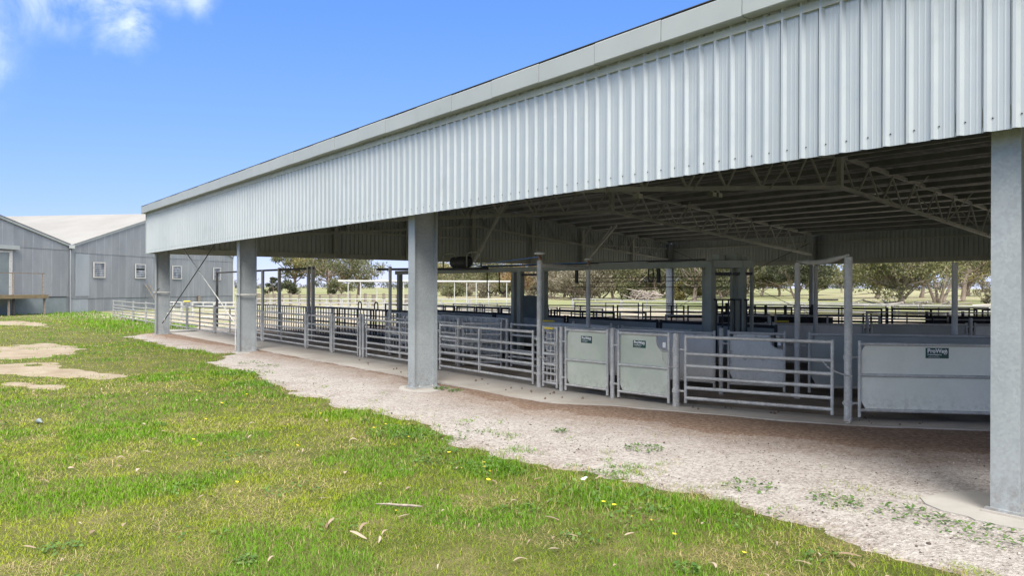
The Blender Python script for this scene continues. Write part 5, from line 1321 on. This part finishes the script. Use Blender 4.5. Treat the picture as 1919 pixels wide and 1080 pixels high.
# heap of dead branches, fallen limbs under the trees
rp = random.Random(8)
hx, hy = pt(1208, 108); hz = float(gz(hx, hy))
heap = thing('branch_heap', (hx, hy, hz), 'grey heap of dead branches among the gum trees left of the far rear column', 'branch heap')
for i in range(110):
    a = rp.uniform(0, 2 * math.pi); el = rp.uniform(-.15, .55); L = rp.uniform(.8, 2.6)
    c = Vector((hx, hy, hz)) + RT * rp.gauss(0, 1.05) + AX * rp.gauss(0, .7); c.z += abs(rp.gauss(0, .55)) + 0.15 
    c.z = min(c.z, hz + 1.7)
    d = Vector((math.cos(a) * math.cos(el), math.sin(a) * math.cos(el), math.sin(el))) * L * .5
    q0, q1 = c - d, c + d
    q0.z = max(q0.z, hz + .03); q1.z = max(q1.z, hz + .03)
    pipe('branch', heap, q0, q1, rp.uniform(.03, .085), 'deadwood', 5)
for i in range(26):
    px = rp.choice([1690, 1760, 1640, 1720, 1790]) + rp.uniform(-50, 40); t = rp.uniform(72, 80)
    x, y = pt(px, t); z = float(gz(x, y)); a = rp.uniform(0, 6.3); L = rp.uniform(.7, 2.4)
    pipe('fallen_limb', None, (x, y, z + .06), (x + math.cos(a) * L, y + math.sin(a) * L, z + rp.uniform(.08, .6)), rp.uniform(.04, .09), 'deadwood', 5, label='grey fallen limb on the grass under the big gum trees on the right', cat='branch', group='fallen limbs under the right-hand gums')
o = None
m = MB(); A_ = Vector((*pt(1545, 92), 0)); z = float(gz(A_.x, A_.y))
for k in range(5):
    q = A_ + RT * (k * .7 - 2.0) + AX * rp.uniform(-.2, .2); m.tube([(q.x, q.y, z + .12), (q.x + RT.x * .9, q.y + RT.y * .9, z + .14)], .11, 6)
m.build('fallen_log', 'dark', None, (A_.x, A_.y, z), label='dark fallen log lying on the straw-coloured slope', cat='log')
# ------------------------------------------------------------------ lawn
def dens(x, y):
    g = grav_sd(x, y)
    k = sstep(0.10, -0.22, g)
    isl = sstep(0.60, 0.70, fbm(x / .32, y / .32, 61, 3)) * sstep(1.3, 0.1, g) * sstep(-12, -5, x)     # tufts on the gravel
    isl = np.maximum(isl, sstep(0.72, 0.78, fbm(x / .5, y / .5, 62, 3)) * sstep(2.2, 0.2, g) * 0.7)
    k = np.maximum(k, isl * 0.9)
    k = k * np.maximum(sstep(0.45, -0.30, sand_sd(x, y)), 0.5 * sstep(.62, .72, fbm(x / .6, y / .4, 64, 3)))
    k = k * np.where((y > 7.0) & (x > -30), 0, 1)
    return k
bands = [(2.6, 4.4, 2600, 3), (4.4, 7.5, 5200, 3), (7.5, 11, 2600, 2), (11, 17, 900, 2), (17, 27, 330, 1), (27, 44, 110, 1), (44, 72, 34, 1)]
VV = []; FF = []; LT = []; CC = []; nv = 0
ang0 = math.atan2(AX.y, AX.x)
for r0, r1, dn, sg in bands:
    A_ = 0.5 * 1.62 * (r1 * r1 - r0 * r0); n = int(A_ * dn)
    rr = np.sqrt(rng.uniform(r0 * r0, r1 * r1, n)); aa = ang0 + rng.uniform(-0.80, 0.82, n)
    x = rr * np.cos(aa); y = rr * np.sin(aa)
    lim = np.where(x < -33, 11.0, 9.2)
    ok = (y < lim) & (rng.random(n) < dens(x, y) * (0.55 + 0.45 * sstep(.3, .6, fbm(x / .8, y / .8, 71, 3))))
    ok &= ~((x * WN.x + y * WN.y) < (W0.dot(WN) + 0.15))
    x = x[ok]; y = y[ok]; n = len(x)
    rr = np.hypot(x, y)
    lush = 0.95 * sstep(.50, .66, fbm(x / 0.9, y / 0.9, 81, 4)) 
    edge = sstep(-0.95, -0.25, grav_sd(x, y)) * sstep(0.15, -0.1, grav_sd(x, y)) * (0.3 + 0.7 * sstep(.35, .6, fbm(x / 1.0, y / 1.0, 83, 3)))
    tall = 0.22 * lush
    lush = np.maximum(lush, edge); tall = np.maximum(tall, edge * .75)
    wall = sstep(2.2, 0.4, (x * WN.x + y * WN.y) - W0.dot(WN)) 
    strip = sstep(-29, -33, x) * sstep(4.5, 6.5, y)
    lush = np.maximum(lush, np.maximum(wall, strip)); tall = np.maximum(tall, np.maximum(wall, strip))
    for cx_, cy_, cr in ((-8.0, 4.55, .45), (-5.9, 4.35, .42), (-4.55, 4.45, .5), (-13.6, 4.6, .5), (-15.6, 5.0, .6)):
        tall = np.maximum(tall, 1.1 * np.exp(-((x - cx_) ** 2 + (y - cy_) ** 2) / cr ** 2)); lush = np.maximum(lush, 1.25 * np.exp(-((x - cx_) ** 2 + (y - cy_) ** 2) / cr ** 2))
    dry = sstep(.44, .66, fbm(x / .7 + 5, y / .7, 85, 4)) * (1 - np.clip(lush, 0, 1)) * (0.5 + 0.5 * sstep(7, 4.5, rr))
    dry = np.maximum(dry, sstep(.22, -.05, np.abs(grav_sd(x, y))) * .9 * (fbm(x / .6, y / .6, 86, 2) > .55))
    wd = np.clip(rr / 6.0, .8, 12)
    h = (0.015 + 0.026 * rng.random(n) ** 1.4) * (1 + 1.7 * tall) * (0.9 + 0.1 * wd)
    w = (0.0026 + 0.0020 * rng.random(n)) * wd * (1 + .25 * lush)
    th = rng.uniform(0, 2 * np.pi, n); ln = (h + .012) * rng.uniform(.3, 1.5, n) * (1 + .8 * dry) * (1 - .35 * np.clip(lush, 0, 1))
    dx, dy = np.cos(th), np.sin(th)
    sx, sy = -dy * w, dx * w
    h = np.where(dry * rng.random(n) > .25, h * .55, h)
    z0 = gz(x, y) - 0.004 + 0.010 * (grav_sd(x, y) > 0)
    G0 = np.array([0.095, 0.180, 0.006]); G1 = np.array([0.285, 0.330, 0.014]); GL = np.array([0.085, 0.225, 0.006]); DR = np.array([0.40, 0.33, 0.165])
    tt = np.clip(rng.normal(.5, .3, n) + (fbm(x / 2.2, y / 2.2, 88, 3) - .5) * 1.2, 0, 1)[:, None]
    col = G0 * (1 - tt) + G1 * tt
    lc = np.clip(lush, 0, 1)[:, None] * 0.8
    col = col * (1 - lc) + (GL * (0.7 + 0.6 * rng.random((n, 1)))) * lc
    isdry = (rng.random(n) < (0.06 + .75 * dry))[:, None]
    col = np.where(isdry, DR * (0.65 + .5 * rng.random((n, 1))), col)
    P = np.stack([x, y, z0], 1)
    up = np.stack([dx * ln, dy * ln, np.zeros(n)], 1)
    hz_ = np.zeros((n, 3)); hz_[:, 2] = h
    S = np.stack([sx, sy, np.zeros(n)], 1)
    if sg == 1:
        V = np.stack([P - S * .5, P + S * .5, P + up * .6 + hz_], 1); k = 3
        F = np.arange(n * 3); L = np.full(n, 3)
    else:
        M_ = P + up * .3 + hz_ * .62
        V = np.stack([P - S * .5, P + S * .5, M_ + S * .38, M_ - S * .38, P + up + hz_ * .95], 1); k = 5
        b = np.arange(n)[:, None] * 5
        F = np.concatenate([b + np.array([0, 1, 2, 3]), b + np.array([3, 2, 4])], 1).reshape(-1); L = np.tile([4, 3], n)
    VV.append(V.reshape(-1, 3)); FF.append(F + nv); LT.append(L); CC.append(np.repeat(col, k, 0)); nv += n * k
V = np.concatenate(VV)
me = np_mesh('lawn_grass', V, np.concatenate(FF), np.concatenate(LT), 'blade', np.concatenate(CC))
link(bpy.data.objects.new('lawn_grass', me), None, None, 'short patchy green and straw lawn grass in the foreground', 'grass', kind='stuff')
print('grass verts', len(V), 'faces', len(me.polygons))

# ------------------------------------------------------------------ loose stones on the gravel
n = 30000
x = rng.uniform(-14, 1.5, n); y = rng.uniform(4.6, 9.6, n)
rr = np.hypot(x, y)
ok = (grav_sd(x, y) > -0.05) & (rng.random(n) < np.clip(8 / rr, 0, 1) ** 2) & (seg_dist(x, y, SLAB_EDGE) > .08) & ~((y > np.interp(x, [p[0] for p in SLAB_EDGE], [p[1] for p in SLAB_EDGE]) - .05))
for cx_ in COLX: ok &= ~((np.abs(x - cx_ - .1) < .75) & (np.abs(y - 6.8) < .72))
x = x[ok]; y = y[ok]; n = len(x)
OCT = np.array([[1, 0, 0], [0, 1, 0], [-1, 0, 0], [0, -1, 0], [0, 0, 1], [0, 0, -1]], float)
OF = np.array([[0, 1, 4], [1, 2, 4], [2, 3, 4], [3, 0, 4], [1, 0, 5], [2, 1, 5], [3, 2, 5], [0, 3, 5]])
sz = 0.003 + 0.009 * rng.random(n) ** 3 + 0.010 * (rng.random(n) < .008)
ps = OCT[None] * rng.uniform(.6, 1.3, (n, 6, 1)) * sz[:, None, None]
th = rng.uniform(0, 6.28, n); c_, s_ = np.cos(th)[:, None], np.sin(th)[:, None]
V = np.stack([ps[..., 0] * c_ - ps[..., 1] * s_, ps[..., 0] * s_ + ps[..., 1] * c_, ps[..., 2] * .7], -1)
V += np.stack([x, y, gz(x, y) + 0.016 + sz * .3], 1)[:, None, :]
F = (OF[None] + (np.arange(n) * 6)[:, None, None]).reshape(-1)
t_ = rng.random((n, 1)); C_ = np.array([.26, .225, .195]) * (1 - t_) + np.array([.50, .47, .435]) * t_
C_ = np.where(rng.random((n, 1)) < .18, np.array([.10, .08, .068]), C_)
me = np_mesh('loose_stones', V.reshape(-1, 3), F, np.full(n * 8, 3), 'pebble', np.repeat(C_, 6, 0))
link(bpy.data.objects.new('loose_stones', me), None, None, 'loose pale stones scattered over the gravel strip', 'stones', kind='stuff')

# ------------------------------------------------------------------ fallen gum leaves, bark, flowers, twig
def leaf_mesh(L, W, curl, seed):
    m = MB(); vs = []
    k = 6
    for i in range(k + 1):
        t = i / k; w = W * math.sin(math.pi * min(1, t * .92 + .04)) ** .8
        cx = 0.18 * L * math.sin(t * 2.2 + seed); cz = 0.004 + curl * math.sin(math.pi * t)
        vs += [(L * (t - .5), cx - w / 2, cz), (L * (t - .5), cx + w / 2, cz + .004)]
    m.add(vs, [(2 * i, 2 * i + 2, 2 * i + 3, 2 * i + 1) for i in range(k)])
    me = m.mesh('fallen_leaf', smooth=True); me.materials.append(MAT['leaf_litter']); return me
LM = [leaf_mesh(.10, .018, .012, 0), leaf_mesh(.075, .016, .02, 1), leaf_mesh(.12, .022, .006, 2), leaf_mesh(.055, .028, .012, 3)]
rp = random.Random(21); k = 0
while k < 230:
    r_ = math.sqrt(rp.uniform(3.0 ** 2, 15 ** 2)) if k % 2 else rp.uniform(3.4, 9); a = ang0 + rp.uniform(-.78, .8); x, y = r_ * math.cos(a), r_ * math.sin(a)
    if y > 5.4 or (y > 5.0 and k % 4): continue
    z = float(gz(x, y)) + rp.uniform(.018, .034)
    s = rp.uniform(.55, 1.05) * (1 + .02 * r_)
    mw = Matrix.Translation((x, y, z)) @ Euler((rp.uniform(-.3, .3), rp.uniform(-.2, .2), rp.uniform(0, 6.28))).to_matrix().to_4x4() @ Matrix.Scale(s, 4)
    link(bpy.data.objects.new('fallen_leaf', LM[k % 4]), None, mw, 'dry curled gum leaf lying on the foreground lawn', 'leaf', 'fallen gum leaves on the lawn')
    k += 1
m = MB()
for j in range(11):
    a0, a1 = 2 * math.pi * j / 11, 2 * math.pi * (j + .8) / 11
    m.add([(0, 0, .004), (.014 * math.cos(a0), .014 * math.sin(a0), .008), (.016 * math.cos((a0 + a1) / 2), .016 * math.sin((a0 + a1) / 2), .007), (.014 * math.cos(a1), .014 * math.sin(a1), .008)], [(0, 1, 2, 3)])
m.tube([(0, 0, .002), (0, 0, .010)], [.007, .005], 8)
fm = m.mesh('flower'); fm.materials.append(MAT['petal'])
spots = [(-8.55, 4.62), (-8.35, 4.35), (-7.75, 4.7), (-7.6, 4.4), (-7.3, 4.05), (-6.6, 4.3), (-6.05, 4.35), (-5.9, 4.25), (-5.75, 4.2), (-6.0, 4.05), (-5.5, 4.0), (-4.35, 4.3), (-4.25, 4.32), (-3.95, 4.2), (-3.8, 4.25), (-3.5, 4.15), (-3.0, 4.25), (-11.5, 3.5), (-12.2, 4.1), (-10.8, 4.0), (-9.8, 4.3), (-9.2, 3.6), (-13.0, 3.6), (-10.2, 2.9), (-7.9, 3.2), (-6.8, 2.2), (-8.9, 2.4), (-5.2, 2.9), (-14.4, 4.3), (-12.9, 2.9)]
for x, y in spots:
    z = float(gz(x, y)); o = thing('dandelion', (x, y, z), 'small yellow dandelion flower in the green lawn', 'flower', 'yellow flowers dotted along the lawn edge')
    hh = rp.uniform(.03, .05); s = rp.uniform(.9, 1.4)
    pipe('stem', o, (x, y, z - .01), (x + .004, y, z + hh), .0016, 'blade', 4)
    link(bpy.data.objects.new('bloom', fm), o, Matrix.Translation((x + .004, y, z + hh)) @ Euler((rp.uniform(-.5, .1), rp.uniform(-.3, .3), 0)).to_matrix().to_4x4() @ Matrix.Scale(s, 4))
def G(px, py, z=0.0):
    t = (CAM_H - z) * 1425.3 / (py - 539.3); v = AX * t + RT * ((px - 960) / 1425.3 * t); return Vector((v.x, v.y, z))
p = G(705, 953); q_ = G(793, 958)
m = MB(); m.tube([p + Vector((0, 0, .03)), p.lerp(q_, .3) + Vector((0, 0, .035)), p.lerp(q_, .45) + Vector((0, .012, .028)), p.lerp(q_, .75) + Vector((0, -.006, .034)), q_ + Vector((0, 0, .03))], [.004, .009, .010, .011, .006], 7)
m.build('stick', 'stick', None, p, smooth=True, label='pale bent stick lying on the lawn in the foreground', cat='stick')
p = G(1096, 908); m = MB()
rr_ = random.Random(4); vs = [(p.x + rr_.uniform(-.03, .03), p.y + rr_.uniform(-.03, .03), .03 + rr_.uniform(0, .045)) for _ in range(8)]
m.add(vs, [(0, 1, 2), (1, 2, 3), (2, 3, 4), (3, 4, 5), (4, 5, 6), (5, 6, 7), (6, 7, 0), (7, 0, 1)]); m.build('paper_scrap', 'sign_white', None, p, label='crumpled pale scrap caught in the tall grass near the gravel', cat='scrap')
p = G(74, 797); m = MB(); m.tube([p + Vector((-.07, -.03, .02)), p + Vector((0, 0, .035)), p + Vector((.07, .03, .02))], [.008, .035, .008], 7); m.build('stone', 'flat_iron', None, p, smooth=True, label='lone grey stone on the lawn at the left edge', cat='stone')
# stray grey offcuts on the slab edge and clods of dirt
for i in range(46):
    x = rp.uniform(-16, -4); e = np.interp(x, [p_[0] for p_ in SLAB_EDGE], [p_[1] for p_ in SLAB_EDGE]); y = float(e) + rp.uniform(.12, .9)
    s = rp.uniform(.008, .024); m = MB(); m.tube([(x - s, y, SL - .004), (x, y + s * .3, SL + s * .7), (x + s * 1.2, y, SL - .004)], [s * .4, s, s * .3], 5)
    m.build('dropping', 'dirt', None, (x, y, SL), label='small dark clod lying on the front strip of the slab', cat='clod', group='dark clods on the slab front')

# ------------------------------------------------------------------ broad-leaved weeds in the lawn and along its edge
cl = [(-8.05, 4.55, .42, 420), (-7.75, 4.62, .30, 200), (-5.95, 4.35, .36, 330), (-4.5, 4.5, .5, 260), (-6.9, 6.1, .10, 60), (-5.6, 6.15, .2, 120), (-4.0, 5.75, .22, 90), (-3.3, 5.9, .2, 90), (-2.75, 6.0, .25, 110), (-2.2, 5.95, .28, 130), (-11.0, 7.05, .16, 150), (-10.6, 7.05, .14, 120), (-13.5, 4.7, .5, 200), (-15.3, 5.1, .6, 220), (-17.3, 5.9, .3, 80), (-16.4, 6.0, .25, 60)]
for _ in range(150):
    r_ = rng.uniform(3.2, 16); a_ = ang0 + rng.uniform(-.75, .8); cx_, cy_ = r_ * math.cos(a_), r_ * math.sin(a_)
    if cy_ < 5.2: cl.append((cx_, cy_, rng.uniform(.06, .22), int(rng.uniform(14, 60))))
P = []; Cw = []
for cx_, cy_, cr, n_ in cl:
    a_ = rng.uniform(0, 2 * np.pi, n_); q = cr * np.sqrt(rng.random(n_)); x = cx_ + q * np.cos(a_) * 1.15; y = cy_ + q * np.sin(a_)
    hh = (0.012 + 0.05 * rng.random(n_) * (1 - q / cr * .7)) * (1 + cr)
    L = rng.uniform(.012, .026, n_) * (1 + cr * .6); th = rng.uniform(0, 2 * np.pi, n_); dz = rng.uniform(-.2, .7, n_) * L
    p = np.stack([x, y, gz(x, y) + hh + .012 * (grav_sd(x, y) > 0)], 1)
    u = np.stack([np.cos(th) * L, np.sin(th) * L, dz], 1); v = np.stack([-np.sin(th) * L * .45, np.cos(th) * L * .45, rng.uniform(-.3, .3, n_) * L], 1)
    P.append(np.stack([p - u * .6, p + v, p + u, p - v], 1).reshape(-1, 3))
    t_ = rng.random((n_, 1)); Cw.append(np.repeat(np.array([.045, .115, .022]) * (1 - t_) + np.array([.13, .21, .05]) * t_, 4, 0))
P = np.concatenate(P); Cw = np.concatenate(Cw)
me = np_mesh('lawn_weeds', P, np.arange(len(P)), np.full(len(P) // 4, 4), 'blade', Cw)
link(bpy.data.objects.new('lawn_weeds', me), None, None, 'dark green broad-leaved weeds in clumps along the lawn edge', 'weeds', kind='stuff')
